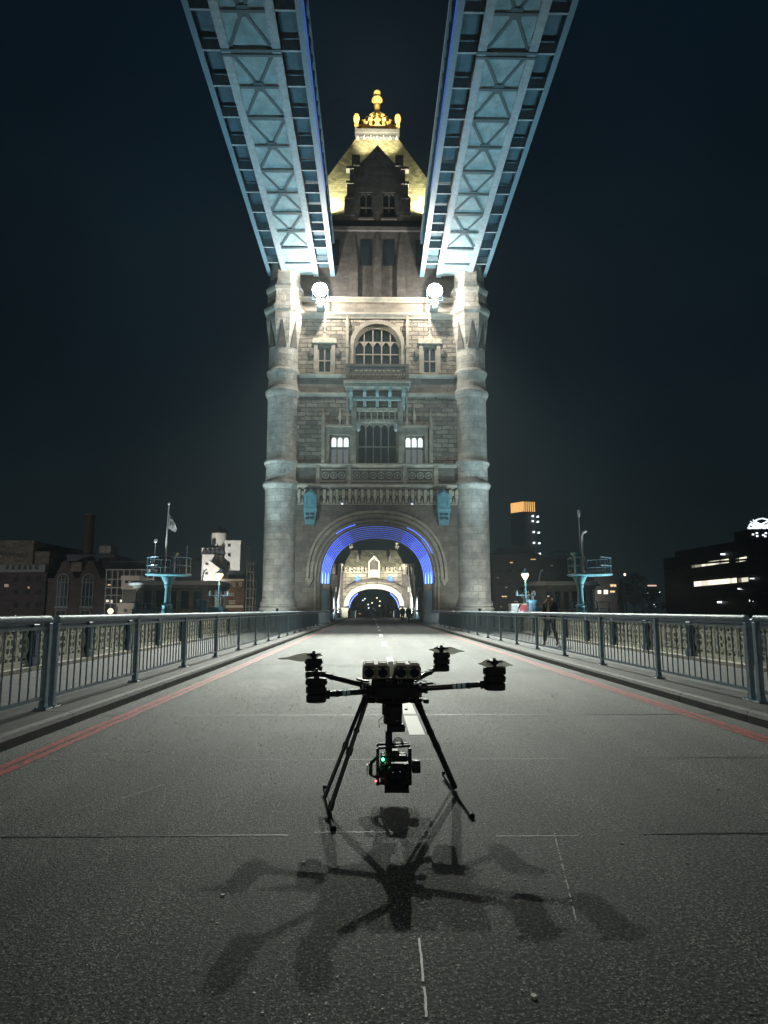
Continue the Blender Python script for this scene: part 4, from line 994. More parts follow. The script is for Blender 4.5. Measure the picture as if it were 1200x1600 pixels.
# body: stacked plates
b = MB(); b.lathe(0, 0, [(.195, zb-.055), (.215, zb-.048), (.22, zb-.03), (.22, zb+.02), (.20, zb+.03)], 28); b.lathe(0, 0, [(.14, zb-.095), (.15, zb-.09), (.15, zb-.056)], 20)
for k in range(12):
    a = 2*math.pi*k/12; b.lathe(.205*math.cos(a), .205*math.sin(a), [(.011, zb-.066), (.011, zb+.04)], 6)
D(b, 'body', M_black)
b = MB(); b.cbox(-.15, .15, -.11, .15, zb+.031, zb+.075, .012); b.box(-.05, .02, -.135, -.111, zb+.02, zb+.06); D(b, 'top_deck', M_black)
b = MB(); b.box(.035, .065, -.130, -.112, zb+.04, zb+.085); b.lathe(-.03, -.124, [(.02, zb+.062), (.02, zb+.07)], 8); D(b, 'latch', M_silv)
# batteries: two cases, each with two round vents facing the camera
for s, (x0, x1) in ((-1, (-.215, -.022)), (1, (.012, .20))):
    root = MB(); root.cbox(x0, x1, -.15, .14, zb+.076, zb+.17, .014); 
    for i in range(2): xm = x0 + (x1-x0)*(i+.5)/2; root.cbox(xm-.043, xm+.043, -.157, -.149, zb+.082, zb+.164, .012)
    bt = D(root, 'battery', M_batt)
    q = MB(); q.cbox(x0+.004, x1-.004, -.145, .137, zb+.1701, zb+.178, .006)
    for i in range(2): xm = x0 + (x1-x0)*(i+.5)/2; q.cbox(xm-.033, xm+.033, -.13, -.03, zb+.1781, zb+.188, .006); q.cbox(xm-.033, xm+.033, .0, .11, zb+.1781, zb+.188, .006)
    D(q, 'battery_lid', M_brat, bt)
    for i in range(2):
        xm = x0 + (x1-x0)*(i+.5)/2; q = MB(); q.lathe(0, 0, [(.034, 0), (.034, .004), (.028, .006), (.028, .0)], 20); q.v = [(xm+x*1.0, -.158-z, zb+.123+y*1.02) for x, y, z in q.v]; D(q, 'vent', M_black, bt)
        q = MB()
        for k in range(-2, 3): q.box(xm-.024, xm+.024, -.1635, -.162, zb+.123+k*.010-.0015, zb+.123+k*.010+.0015)
        D(q, 'vent_grille', M_navy, bt)
b = MB(); b.prism([(-.022, zb+.08), (.008, zb+.08), (.010, zb+.19), (-.028, zb+.19)], -.02, .0); D(b, 'antenna_plate', M_prop)
b = MB(); b.bar((-.02, -.16, zb+.03), (.03, -.155, zb+.15), .012, .02); b.bar((.06, -.13, zb+.03), (.02, -.13, zb+.16), .01, .02); D(b, 'battery_strap', M_black)
# arms and motor pods
def drone_arm(tip, zt_, pod, tape=None, rear=False, props=None, S=1.15):
    a = math.atan2(tip[1], tip[0]); st = Vector((math.cos(a)*.17, math.sin(a)*.17, zb-.005)); en = Vector((tip[0], tip[1], zt_))
    d = (en-st).normalized(); mid = st.lerp(en, .35)
    b = MB(); b.tube([st, en], .0195, 14); arm = D(b, 'arm', M_carbon)
    b = MB(); b.tube([st - d*.02, st + d*.07], .031, 14); b.tube([st+d*.071, st+d*.085], .037, 14); b.bar(st+d*.05+Vector((0,0,.03)), st+d*.13+Vector((0,0,.034)), .03, .016); D(b, 'fold_joint', M_black, arm)
    q = st.lerp(en, .68); b = MB(); b.tube([q-d*.008, q+d*.008], .024, 12); D(b, 'arm_clamp', M_black, arm)
    b = MB(); b.tube([en-d*.07, en+d*.035], .030, 14); b.lathe(en.x, en.y, [(.050*S, en.z-.045), (.056*S, en.z-.04), (.056*S, en.z+.0), (.045*S, en.z+.0095)], 18)
    b.bar(en-d*.10, en-d*.03, .05, .055)
    D(b, 'motor_mount', M_black, arm)
    b = MB()
    lo, hi = pod
    b.lathe(en.x, en.y, [(.030*S, en.z+.010), (.058*S, en.z+.014), (.060*S, en.z+.05), (.050*S, en.z+.053), (.050*S, en.z+.060), (.058*S, en.z+.064), (.058*S, en.z+hi-.022), (.048*S, en.z+hi-.016), (.02, en.z+hi-.02), (.012, en.z+hi)], 20)
    for k in range(14):
        aa = 2*math.pi*k/14; b.box(en.x+.058*S*math.cos(aa)-.004, en.x+.058*S*math.cos(aa)+.004, en.y+.058*S*math.sin(aa)-.004, en.y+.058*S*math.sin(aa)+.004, en.z+.07, en.z+hi-.035)
    D(b, 'motor', M_black, arm)
    b = MB(); q = en + d*.036; b.tube([q, q+d*.012], .02, 8, phase=.78); D(b, 'end_light', M_prop, arm)
    if tape:
        for t0, t1 in tape:
            b = MB(); b.tube([st.lerp(en, t0), st.lerp(en, t1)], .0208, 14); D(b, 'tape_band', M_tape, arm)
    hz = en.z + hi
    b = MB(); b.lathe(en.x, en.y, [(.022, hz-.004), (.03, hz+.004), (.03, hz+.022), (.012, hz+.03), (.012, hz+.04)], 12)
    for u in props[0:1]: b.box(en.x-.055, en.x+.055, en.y-.02, en.y+.02, hz+.012, hz+.022)
    D(b, 'prop_hub', M_black, arm)
    for (ang, ln, tilt, root_off) in props[1:]:
        b = MB(); ca, sa = math.cos(ang), math.sin(ang); n = 12; vs = []
        for i in range(n+1):
            t = i/n; w_ = (.020 + .036*math.sin(math.pi*min(1, t*1.35)**.8)*(1 if t < .74 else 1) + .012) * (1-.78*max(0, (t-.45)/.55)**1.4); tw = -math.radians(20*(1-t)+50)
            r = ln*t; z = hz + .002 + tilt*r
            for u, h in ((-w_*.45, .0006), (w_*.55, .0006), (w_*.55, -.0006), (-w_*.45, -.0006)):
                lx = root_off + r; ly = u*math.cos(tw); lz = z + u*math.sin(tw) + h
                vs.append((en.x + lx*ca - ly*sa, en.y + lx*sa + ly*ca, lz))
        fs = []
        for i in range(n):
            for k in range(4): fs.append((4*i+k, 4*i+(k+1)%4, 4*i+4+(k+1)%4, 4*i+4+k))
        fs += [(3,2,1,0), (4*n, 4*n+1, 4*n+2, 4*n+3)]
        b.add(vs, fs, True); D(b, 'propeller_blade', M_prop, arm)
    return arm
pR = dp(773, 1068, 4.92); pFL = dp(494, 1086, 4.50); pBL = dp(490, 1051, 5.45); pBR = dp(690, 1040, 5.72)
drone_arm((pR.x, pR.y), pR.z, (0, .135), tape=[(.48, .52), (.54, .58), (.60, .64)], S=1.34, props=[0, (R(200), .12, .02, .01), (R(10), .13, -.1, .01)])
drone_arm((pFL.x, pFL.y), pFL.z, (0, .125), tape=[(.50, .55), (.57, .62)], props=[0, (R(60), .02, .0, .0)])
drone_arm((pBL.x, pBL.y), pBL.z, (0, .125), props=[0, (R(192), .30, -.06, -.02), (R(20), .10, .03, -.03)])
drone_arm((pBR.x, pBR.y), pBR.z, (0, .125), props=[0, (R(-14), .17, -.05, .02), (R(170), .10, .0, .0)])
b = MB()
for (x0, y0, z0), (x1, y1, z1) in (((.16, -.02, zb+.10), (.30, .08, zb+.115)), ((.18, .02, zb+.06), (.34, -.04, zb+.02))): b.tube([(x0, y0, z0), (x1, y1, z1)], .0035, 6)
D(b, 'antenna', M_prop)
b = MB(); rr = random.Random(4)
for k in range(9):                                       # wiring and gear on the rear left arm end
    p0 = Vector((pBL.x+rr.uniform(-.02, .10), pBL.y-.03+rr.uniform(-.04, .0), pBL.z+rr.uniform(-.05, .0))); b.bar(p0, p0+Vector((rr.uniform(-.05, .05), 0, rr.uniform(-.02, .025))), .02, .014)
D(b, 'arm_cable', M_black)
# landing legs
lt = dp(577, 1100, 5.02); lb = dp(518, 1262, 4.72); lt2 = dp(586, 1100, 5.02); lb2 = dp(511, 1250, 4.9)
lfa, lfb = dp(507, 1234, 5.32), dp(521, 1299, 4.44)
lfa.z = max(.03, lfa.z); lfb.z = .014; lb.z = max(lb.z, .03)
b = MB(); tdir = (lb-lt).normalized()
pA = Vector((-.175, -.03, zb-.06)); pB_ = lfa.lerp(lfb, .62); pB_.z = .035
pC = pA + Vector((-.022, .03, .005)); pD = pB_ + Vector((-.045, .10, .045))
b.tube([pA, pB_], .0155, 12); b.tube([pA.lerp(pB_, .47), pA.lerp(pB_, .53)], .024, 12); b.tube([pA.lerp(pB_, .30), pA.lerp(pB_, .325)], .021, 12)
b.tube([pA.lerp(pB_, .93), pB_], .021, 12); D(b, 'leg', M_carbon)
b = MB(); b.tube([pC, pD], .014, 12); b.tube([pC.lerp(pD, .47), pC.lerp(pD, .53)], .02, 12); D(b, 'leg', M_carbon)
b = MB(); b.tube([lfa+Vector((0, 0, .03)), lfa, lfb], .013, 10); b.tube([lfb, lfb+(lfa-lfb).normalized()*.06], .02, 10); D(b, 'skid', M_rubber)
rfa, rfb = dp(693, 1213, 5.75), dp(738, 1280, 4.68); rfa.z = .03; rfb.z = .016
qA = Vector((.165, -.03, zb-.06)); qB = rfa.lerp(rfb, .45); qB.z = .05
qC = Vector((.15, .06, zb-.06)); qD = rfa.lerp(rfb, .30); qD.z = .05
b = MB(); b.tube([qA, qB], .021, 12); b.tube([qA.lerp(qB, .50), qA.lerp(qB, .57)], .025, 12); b.tube([qA.lerp(qB, .05), qA.lerp(qB, .12)], .026, 12); b.tube([qA.lerp(qB, .93), qB], .022, 12); D(b, 'leg', M_carbon)
b = MB(); b.tube([qC, qD], .011, 12); b.tube([qC.lerp(qD, .4), qC.lerp(qD, .43)], .016, 12); D(b, 'leg', M_carbon)
b = MB(); b.tube([rfa+Vector((0, 0, .03)), rfa, rfb], .013, 10); b.tube([rfb, rfb+(rfa-rfb).normalized()*.07], .019, 10); D(b, 'skid', M_rubber)
b = MB()
for s in (-1, 1): b.cbox(s*.155-.03, s*.155+.03, -.06, .09, zb-.10, zb-.056, .008)
b.lathe(.24, -.06, [(.018, zb-.10), (.022, zb-.095), (.022, zb-.075), (.012, zb-.07)], 12); b.lathe(.205, -.05, [(.012, zb-.09), (.012, zb-.07)], 10); D(b, 'leg_hinge', M_black)
# vibration-isolated gimbal column
b = MB(); gx = .012
b.cbox(gx-.085, gx+.06, -.07, .07, zb-.18, zb-.095, .012); b.lathe(gx-.008, 0, [(.06, zb-.25), (.068, zb-.245), (.068, zb-.185)], 18); b.cbox(gx-.05, gx+.078, -.06, .06, zb-.30, zb-.2505, .012)
b.box(gx+.078, gx+.10, -.01, .01, zb-.155, zb-.145); D(b, 'gimbal_mount', M_black)
b = MB(); b.cbox(gx-.062, gx-.012, -.03, .03, zb-.41, zb-.3005, .01); b.bar((gx-.037, 0, zb-.40), (gx-.037, .06, zb-.44), .05, .04); gm = D(b, 'gimbal_yaw_arm', M_black)
b = MB(); b.box(gx+.01, gx+.035, -.074, -.0705, zb-.222, zb-.217); b.box(gx-.075, gx-.06, -.074, -.0705, zb-.115, zb-.108); D(b, 'mount_fitting', M_silv)
b = MB()
for k in range(3): 
    r = .028+.006*k; b.tube([(gx+.03+r*math.cos(a), -.02+.01*k, zb-.405+r*1.5*math.sin(a)) for a in [math.pi*i/10 for i in range(11)]], .003, 5)
b.tube([(gx-.08, -.06, zb-.19), (gx-.11, -.06, zb-.22), (gx-.105, -.06, zb-.27)], .0025, 5); D(b, 'cable_loop', M_rubber)
# camera cage, motors, lens (camera looks at us)
zc0, zc1 = .125, zb-.415
b = MB(); gx = 0.0; X0, X1 = -.105, .125
for x in (X0, X1): b.bar((x, -.03, zc0), (x, -.03, zc1), .022, .03, up=(0,1,0)); b.bar((x, .12, zc0), (x, .12, zc1), .016, .02, up=(0,1,0))
b.bar((X0, -.03, zc1), (X1, -.03, zc1+.018), .02, .016); b.bar((X0, .12, zc1), (X1, .12, zc1), .02, .016); b.bar((X0, -.03, zc0+.01), (X1, -.03, zc0+.01), .02, .016)
D(b, 'camera_cage', M_black)
b = MB(); b.cbox(-.085, .108, -.05, .10, zc0+.01, zc1-.05, .012); b.box(-.06, .11, -.20, -.19, zc0-.012, zc0+.0); b.box(-.055, .105, -.20, -.051, zc0+.0, zc0+.012); b.box(-.055, .105, -.19, -.12, zc0+.165, zc0+.175); b.box(-.058, -.05, -.19, -.06, zc0, zc0+.17); b.box(.10, .108, -.19, -.06, zc0, zc0+.17); b.cbox(-.05, .05, -.03, .08, zc1-.049, zc1-.02, .01); b.box(-.10, -.066, -.04, .05, zc0+.05, zc0+.12)
b.cbox(-.06, .07, .09, .16, zc0+.02, zc1-.07, .01); cb_ = D(b, 'camera_body', M_black)
b = MB(); prof = [(.045, 0), (.062, -.01), (.062, -.05), (.070, -.055), (.070, -.08), (.060, -.085), (.060, -.11), (.078, -.115), (.080, -.14), (.066, -.142), (.05, -.12)]
b.lathe(0, 0, [(r, z) for r, z in prof], 28, cap=False); b.v = [(x+.025, -.05+z, y+zc0+.085) for x, y, z in b.v]; D(b, 'lens_barrel', M_black, cb_)
b = MB(); b.lathe(0, 0, [(.052, -.118), (.04, -.126), (.005, -.130)], 24); b.v = [(x+.025, -.05+z, y+zc0+.085) for x, y, z in b.v]; D(b, 'front_element', M_lensg, cb_)
b = MB(); b.lathe(0, 0, [(.038, -.03), (.045, -.025), (.045, .025), (.038, .03)], 18); b.v = [(X1+.045+z, -.01+y, .245+x*1.0) for x, y, z in b.v]; D(b, 'tilt_motor', M_black)
b = MB(); b.lathe(0, 0, [(.036, -.014), (.043, -.012), (.043, .012), (.036, .014)], 18); b.v = [(X0-.05+z, -.01+y, .23+x) for x, y, z in b.v]; b.bar((X0-.05, -.01, .27), (X0, -.01, .31), .03, .02); b.bar((X0-.05, -.01, .19), (X0, -.01, .17), .03, .015); D(b, 'tilt_bearing', M_black)
b = MB(); b.box(X0-.078, X0-.072, -.035, .02, .19, .26); D(b, 'bearing_plate', M_silv)
b = MB(); rr = random.Random(9)
for k in range(16):
    x = rr.uniform(X0, X1); z = rr.uniform(zc0+.05, zc1-.01); b.bar((x, -.055, z), (x+rr.uniform(-.03, .03), -.055, z+rr.uniform(-.03, .03)), .006, .006)
b.box(-.085, -.079, -.06, -.056, zc0+.1, zc0+.16); b.box(-.1, -.06, -.06, -.056, zc0+.14, zc0+.146); b.box(-.08, -.045, -.062, -.056, zc0+.043, zc0+.052); b.box(.09, .12, -.062, -.056, zc0+.03, zc0+.036); D(b, 'rigging', M_silv)
b = MB(); b.lathe(-.068, -.062, [(.002, .295), (.010, .300), (.010, .310), (.002, .315)], 10); D(b, 'green_status_light', emis('green_indicator', (.05, 1, .25), 14, (.1, .9, .3)))
b = MB(); b.lathe(-.118, -.05, [(.002, .150), (.007, .153), (.007, .160), (.002, .163)], 8); D(b, 'red_status_light', emis('red_indicator', (1, .12, .15), 5, (.9, .2, .2)))
b = MB()
for k in range(5): b.bar((-.03+.006*k, -.056, .24-.0*k), (-.02+.006*k, -.056, .255), .003, .003)
D(b, 'display_mark', emis('green_display', (.1, .6, .2), .5, (.1, .5, .2)), cb_)
# ================================================================== PIER: CABINS, MASTS, LAMPS
M_cab = mat('cabin_stone', (.20, .195, .16), .8, var=.35, scale=1.5, bump=.5, mode='smooth', bs=(.9, .4), mort=.02, bscale=6)
def cabin(px0, px1, pyt, Y, lab, s):
    x0, x1 = xt(px0, 930, Y), xt(px1, 930, Y); zt_ = at(px0, pyt, Y).z; d = 7.5; xc = (x0+x1)/2
    root = empty('control_cabin', (xc, Y+d/2, .12), lab, 'cabin', 'stone control cabins on the pier')
    def rr(e, r=1.0):
        P = []
        for cx_, cy_, a0 in ((x1-r, Y+d-r, 0), (x0+r, Y+d-r, 90), (x0+r, Y+r, 180), (x1-r, Y+r, 270)):
            for k in range(5): a = R(a0+22.5*k); P.append((cx_+(r+e)*math.cos(a), cy_+(r+e)*math.sin(a)))
        return P
    b = MB(); b.prism(rr(0), .12, 1.35, 'xy'); b.build('base_wall', M_cab, root)
    b = MB(); b.prism(rr(-.25), 1.351, zt_-.55, 'xy'); b.build('wall', M_cab, root)
    b = MB(); b.prism(rr(.08), 1.30, 1.42, 'xy'); b.prism(rr(.05), zt_-.85, zt_-.55, 'xy'); b.build('string_course', M_cab, root)
    b = MB(); b.prism(rr(.45), zt_-.549, zt_-.35, 'xy'); b.prism(rr(.25), zt_-.349, zt_-.15, 'xy'); b.build('roof', M_lead, root)
    n = 5; wpr = None
    for i in range(n):
        cx_ = x0+1.0+(x1-x0-2.0)*(i+.5)/n; w_ = (x1-x0-2.0)/n*.62
        b = MB(); b.box(cx_-w_/2-.08, cx_-w_/2, Y+.17, Y+.249, 1.45, zt_-1.0); b.box(cx_+w_/2, cx_+w_/2+.08, Y+.17, Y+.249, 1.45, zt_-1.0); b.box(cx_-w_/2, cx_+w_/2, Y+.17, Y+.249, zt_-1.1, zt_-1.0)
        wn = b.build('window', M_cab, root); b = MB(); b.box(cx_-w_/2, cx_+w_/2, Y+.21, Y+.245, 1.45, zt_-1.1); b.build('glass', M_glass, wn)
    xi_ = x1 if s < 0 else x0
    for k in range(3):
        cy_ = Y+1.6+k*2.0; b = MB(); b.box(xi_-.24 if s<0 else xi_+.15, xi_-.15 if s<0 else xi_+.24, cy_-.55, cy_+.55, 1.45, zt_-1.0); wn = b.build('window', M_glass, root)
    b = MB(); b.tube([(xi_+s*(-1.2 if s<0 else 1.2)*-1*s*s*0+ (-1.3 if s<0 else 1.3)+0, Y+2, zt_-.2+.9*math.sin(a)*1.0) if False else ((xi_-s*-1.3)+ .35*math.cos(a)*(1 if s>0 else 1), Y+2, zt_-.2+1.25*math.sin(a)) for a in [math.pi*(1-.55*i/8) for i in range(9)]], .07, 7); b.build('vent_pipe', M_white, root)
    return root
cabin(203, 334, 905, 66.0, 'stone control cabin with flat roof beyond the left parapet, by the flagpole mast', -1)
cabin(836, 935, 906, 66.0, 'round-cornered stone control cabin behind the walking person', 1)

def mast(pxc, s, lab):
    Y = 60.5; x = xt(pxc, 930, Y); zp = at(pxc, 899, Y).z; zt_ = at(pxc, 865, Y).z
    root = empty('signal_mast', (x, Y, -2), lab, 'mast', 'teal signal masts on the pier')
    b = MB(); b.lathe(x, Y, [(.55, -2), (.55, .2), (.48, .9), (.42, 1.6), (.46, 1.65), (.46, 1.75), (.28, 1.9), (.24, zp-1.2), (.34, zp-.9), (.30, zp-.8), (.62, zp-.15), (.62, zp-.1)], 16); b.build('column', M_teal, root)
    px_ = x + (.0 if s < 0 else .9)
    b = MB(); b.lathe(px_, Y, [(.5, zp-.1), (1.9, zp-.02), (1.95, zp+.02), (1.95, zp+.12), (.3, zp+.13)], 20); b.build('platform', M_teal, root)
    b = MB()
    for k in range(14):
        a = 2*math.pi*k/14; b.tube([(px_+1.86*math.cos(a), Y+1.86*math.sin(a), zp+.12), (px_+1.86*math.cos(a), Y+1.86*math.sin(a), zp+1.5)], .028, 5)
    for zz in (.8, 1.5): b.tube([(px_+1.86*math.cos(2*math.pi*k/28), Y+1.86*math.sin(2*math.pi*k/28), zp+zz) for k in range(29)], .035, 5)
    b.build('platform_railing', M_blue, root)
    b = MB(); b.lathe(x + (.25 if s < 0 else -.15), Y+.3, [(.22, zp+.1), (.20, zt_-.5), (.26, zt_-.3), (.5, zt_), (.5, zt_+.08), (.3, zt_+.1)], 12); b.build('upper_column', M_teal if s > 0 else M_blue, root)
    if s < 0:
        b = MB(); b.tube([(x-1.15, Y-.5, zp+.1), (x-1.1, Y-.5, zp+3.0)], .05, 6); b.lathe(x-1.1, Y-.5, [(.05, zp+2.8), (.16, zp+2.9), (.16, zp+3.1), (.05, zp+3.2)], 8); b.tube([(x+1.5, Y, zp+.1), (x+1.5, Y, zp+2.6)], .05, 6); b.build('aerial', M_lead, root)
        b = MB(); b.lathe(x-1.0, Y-1.2, [(.1, zp+.15), (.35, zp+.2), (.35, zp+.45), (.1, zp+.5)], 10); b.build('searchlight', M_white, root); spot('flag_fill_light', (x-1.0, Y-1.6, zp+.5), (x+.3, Y-.4, zp+8), 900, (.95, 1, .97), 50, .6, .1, root)  # spot added to brighten the flag
        b = MB(); p0 = (x-.25, Y-.45, zp+.1); p1 = at(264, 789, Y-.45); b.tube([p0, p1], [.09, .05], 8); b.lathe(p1.x, p1.y, [(.04, p1.z), (.12, p1.z+.06), (.12, p1.z+.14), (.03, p1.z+.2)], 8); pole = b.build('flagpole', M_white, root)
        # limp flag
        b = MB(); n = 12; m_ = 8; vs = []; zt2 = at(264, 802, Y).z; zb2 = at(264, 832, Y).z
        for i in range(n+1):
            for j in range(m_+1):
                u, v = i/n, j/m_; lx = u*.85*(.25+.75*min(1, (1-abs(v-.75)*1.1)+.1)); z = zt2-(zt2-zb2)*(v*.80+.0) - u*.62*(1-.35*v)
                vs.append((p1.x-.02*v+lx*.95-.18*v*0, Y-.45+.10*math.sin(u*9+v*2)*u, z))
        b.add(vs, [(i*(m_+1)+j, (i+1)*(m_+1)+j, (i+1)*(m_+1)+j+1, i*(m_+1)+j+1) for i in range(n) for j in range(m_)], True)
        b.add([(a, c+.012, d) for a, c, d in vs], [(i*(m_+1)+j+1, (i+1)*(m_+1)+j+1, (i+1)*(m_+1)+j, i*(m_+1)+j) for i in range(n) for j in range(m_)], True)
        fl = b.build('flag', M_white, root)
        b = MB(); e0 = at(265.5, 814, Y-.62); ex, ez = e0.x, e0.z; yy = Y-.60
        b.bar((ex, yy, ez+.35), (ex+.12, yy, ez+.15), .02, .05, up=(0,0,1)); b.bar((ex-.02, yy, ez+.18), (ex+.14, yy, ez+.30), .02, .05)
        b.bar((ex+.03, yy, ez-.38), (ex+.06, yy, ez-.02), .02, .06, up=(1,0,0)); b.bar((ex+.05, yy, ez-.03), (ex+.26, yy, ez-.12), .02, .05); b.bar((ex+.06, yy, ez-.2), (ex+.27, yy, ez-.2), .02, .05); b.bar((ex+.15, yy, ez-.2), (ex+.28, yy, ez-.4), .02, .05)
        b.build('flag_emblem', M_black, fl)
    else:
        b = MB(); x2 = at(910, 850, Y).x; ztp = at(910, 830, Y).z; zz = at(910, 796, Y).z
        b.tube([(x2, Y, zp+.1), (x2, Y, ztp-.4), (x2+.15, Y, ztp-.1), (x2+.42, Y, ztp)], .10, 8); b.tube([(x2+.5, Y, zp+.1), (x2+.12, Y, ztp-2.2)], .05, 6); b.build('davit', M_white, root)
        b = MB(); b.tube([(x2-.15, Y+.2, zp+.1), (x2-.15, Y+.2, zz)], .035, 6); b.lathe(x2-.15, Y+.2, [(.04, zz-.7), (.13, zz-.5), (.13, zz-.05), (.04, zz)], 8); b.build('aerial', M_lead, root)
        b = MB(); b.bar((x2-.2, Y-.9, zp+.25), (x2+1.6, Y-.9, zp+.4), .3, .25); b.build('searchlight', M_white, root); spot('pole_light', (x2-.2, Y-1.6, zp+.6), (x2, Y, zp+7), 250, (.95, 1, .97), 40, .6, .1, root)
    return root
mast(262, -1, 'teal signal mast with railed platform and a tall white flagpole flying a limp white flag')
mast(907, 1, 'teal signal mast with railed platform and a white davit, right of the walking person')
def pier_fence(px0, px1, pyt, Y, lab, z0=.13):
    xa, xb = xt(px0, 950, Y), xt(px1, 950, Y); zt_ = at(px0, pyt, Y).z
    b = MB(); n = max(3, round((xb-xa)/.9))
    for i in range(n+1): x = xa+(xb-xa)*i/n; b.box(x-.05, x+.05, Y-.05, Y+.05, z0-.3, zt_)
    for zz in (zt_, zt_-.55): b.box(xa, xb, Y-.035, Y+.035, zz-.07, zz)
    m_ = int((xb-xa)/.16)
    for i in range(m_): x = xa+(xb-xa)*(i+.5)/m_; b.box(x-.02, x+.02, Y-.02, Y+.02, z0, zt_-.6)
    return tag(b.build('mesh_fence', M_blue), lab, 'fence', 'blue mesh fences on the pier')
pier_fence(210, 275, 942, 58.8, 'pale blue mesh fence around the foot of the flagpole mast'); pier_fence(896, 952, 940, 58.8, 'pale blue mesh fence around the foot of the right mast')

def lamp_post(pxc, pyl, Y, lab, warm=LP.get('street', 700)):
    p = at(pxc, pyl, Y); x, zl = p.x, p.z
    root = empty('street_lamp', (x, Y, .12), lab, 'street lamp', 'ornate street lamps on the pier')
    b = MB(); b.lathe(x, Y, [(.28, -.2), (.28, .3), (.2, .5), (.16, .9), (.2, 1.0), (.10, 1.15), (.08, zl-.9), (.13, zl-.8), (.06, zl-.6), (.1, zl-.35)], 12); b.build('post', M_teal, root)
    b = MB(); zc = zl-1.75; b.bar((x-.8, Y, zc), (x+.8, Y, zc), .09)
    for s in (-1, 1): b.lathe(x+s*.8, Y, [(.07, zc-.05), (.1, zc+.05), (.1, zc+.32), (.03, zc+.4)], 8); b.bar((x+s*.5, Y, zc-.02), (x, Y, zc-.5), .05)
    b.build('cross_arm', M_blue, root)
    b = MB(); b.lathe(x, Y, [(.12, zl-.34), (.36, zl+.1), (.30, zl+.22)], 8, smooth=False); b.build('lantern_glass', M_warm, root)
    b = MB(); b.lathe(x, Y, [(.38, zl+.221), (.32, zl+.3), (.08, zl+.5), (.02, zl+.68)], 8, smooth=False); b.build('lantern_cap', M_teal, root)
    spot('glow', (x, Y-.45, zl), (x, 0, 0), warm, (1, .55, .22), 60, .5, .15, root, 'POINT')
lamp_post(343, 900, 62.5, 'street lamp glowing orange right of the left cabin')
lamp_post(820.5, 900, 62.5, 'street lamp glowing orange left of the right cabin, above the red kiosk')
# kiosk, teal cabinets, bollard pipes
Y = 61.5; x0, x1 = xt(799, 950, Y), xt(825, 950, Y); zk = at(810, 943, Y).z
K = empty('pier_kiosk', ((x0+x1)/2, Y+.6, .12), 'small red and white kiosk on the pier under the right street lamp', 'kiosk')
M_redp = mat('red_panel_paint', (.42, .07, .08), .5, var=.15)
b = MB(); b.cbox(x0, x1, Y, Y+1.3, .12, zk, .05); b.build('cabinet', M_white, K); b = MB(); b.box(x0+.72, x1-.04, Y-.04, Y-.001, .3, zk-.1); b.build('red_door', M_redp, K)
b = MB(); b.box(x0+.06, x0+.6, Y-.03, Y-.001, .4, zk-.2); b.build('side_panel', M_lead, K)
def pipes(px0, px1, pyt, Y, lab):
    xa, xb = xt(px0, 950, Y), xt(px1, 950, Y); z = at(px0, pyt, Y).z
    K = empty('machinery_cabinet', ((xa+xb)/2, Y, .12), lab, 'cabinet', 'teal machinery cabinets on the pier')
    w_ = xb-xa
    b = MB(); b.cbox(xa+w_*.5, xb, Y, Y+.9, .12, z-.0, .04); b.box(xa+w_*.45, xb+.03, Y-.04, Y+.94, z-.5, z-.38); b.build('cabinet', M_teal, K)
    for t in (.14, .36):
        b = MB(); x = xa+w_*t; b.lathe(x, Y, [(.2, .1), (.2, z+.4), (.3, z+.45), (.3, z+.6), (.1, z+.62)], 10); b.build('pipe', M_blue, K)
    b = MB(); b.tube([(xa + .0 + .6*math.cos(a)-.3, Y-.1, .3+1.1*math.sin(a)) for a in [math.pi*i/10 for i in range(6, 11)]], .06, 6); b.build('curved_pipe', M_blue, K)
pipes(307, 345, 948, 60.6, 'teal machinery cabinet with two stubby pipes, under the left street lamp'); pipes(826, 850, 948, 60.6, 'teal machinery cabinet between the red kiosk and the walking person')

# ================================================================== PEOPLE
M_skin = mat('skin', (.62, .38, .28), .5, var=.08); M_coat = mat('black_coat_cloth', (.012, .014, .022), .85, var=.3, scale=40, bump=.4, bscale=60)
M_jean = mat('dark_denim', (.035, .05, .08), .85, var=.25, scale=40); M_jump = mat('beige_jumper', (.75, .62, .40), .85, var=.12, scale=60)
M_fur = mat('beige_fur_trim', (.42, .32, .24), .9, var=.3, scale=60); M_hair = mat('black_hair', (.012, .010, .010), .7, var=.3, scale=60); M_shoe = mat('tan_leather_boot', (.40, .27, .15), .6, var=.15, scale=30)
def skin_mesh(name, joints, edges, m, parent, rootj, sub=2):
    names = list(joints); me = bpy.data.meshes.new(name); me.from_pydata([joints[k][0] for k in names], [(names.index(a), names.index(c)) for a, c in edges], [])
    o = bpy.data.objects.new(name, me); col.objects.link(o); o.parent = parent
    sk = o.modifiers.new('skin', 'SKIN'); sk.use_smooth_shade = True; sv = me.skin_vertices[0].data
    for i, k in enumerate(names):
        r = joints[k][1]; sv[i].radius = (r, r) if not isinstance(r, tuple) else r; sv[i].use_root = (k == rootj)
    ss = o.modifiers.new('sub', 'SUBSURF'); ss.levels = ss.render_levels = sub
    me.materials.append(m); bpy.context.view_layer.update()
    nm = bpy.data.meshes.new_from_object(o.evaluated_get(bpy.context.evaluated_depsgraph_get())); bpy.data.objects.remove(o); nm.name = name
    nm.polygons.foreach_set('use_smooth', [True]*len(nm.polygons))
    o = bpy.data.objects.new(name, nm); col.objects.link(o); o.parent = parent; return o
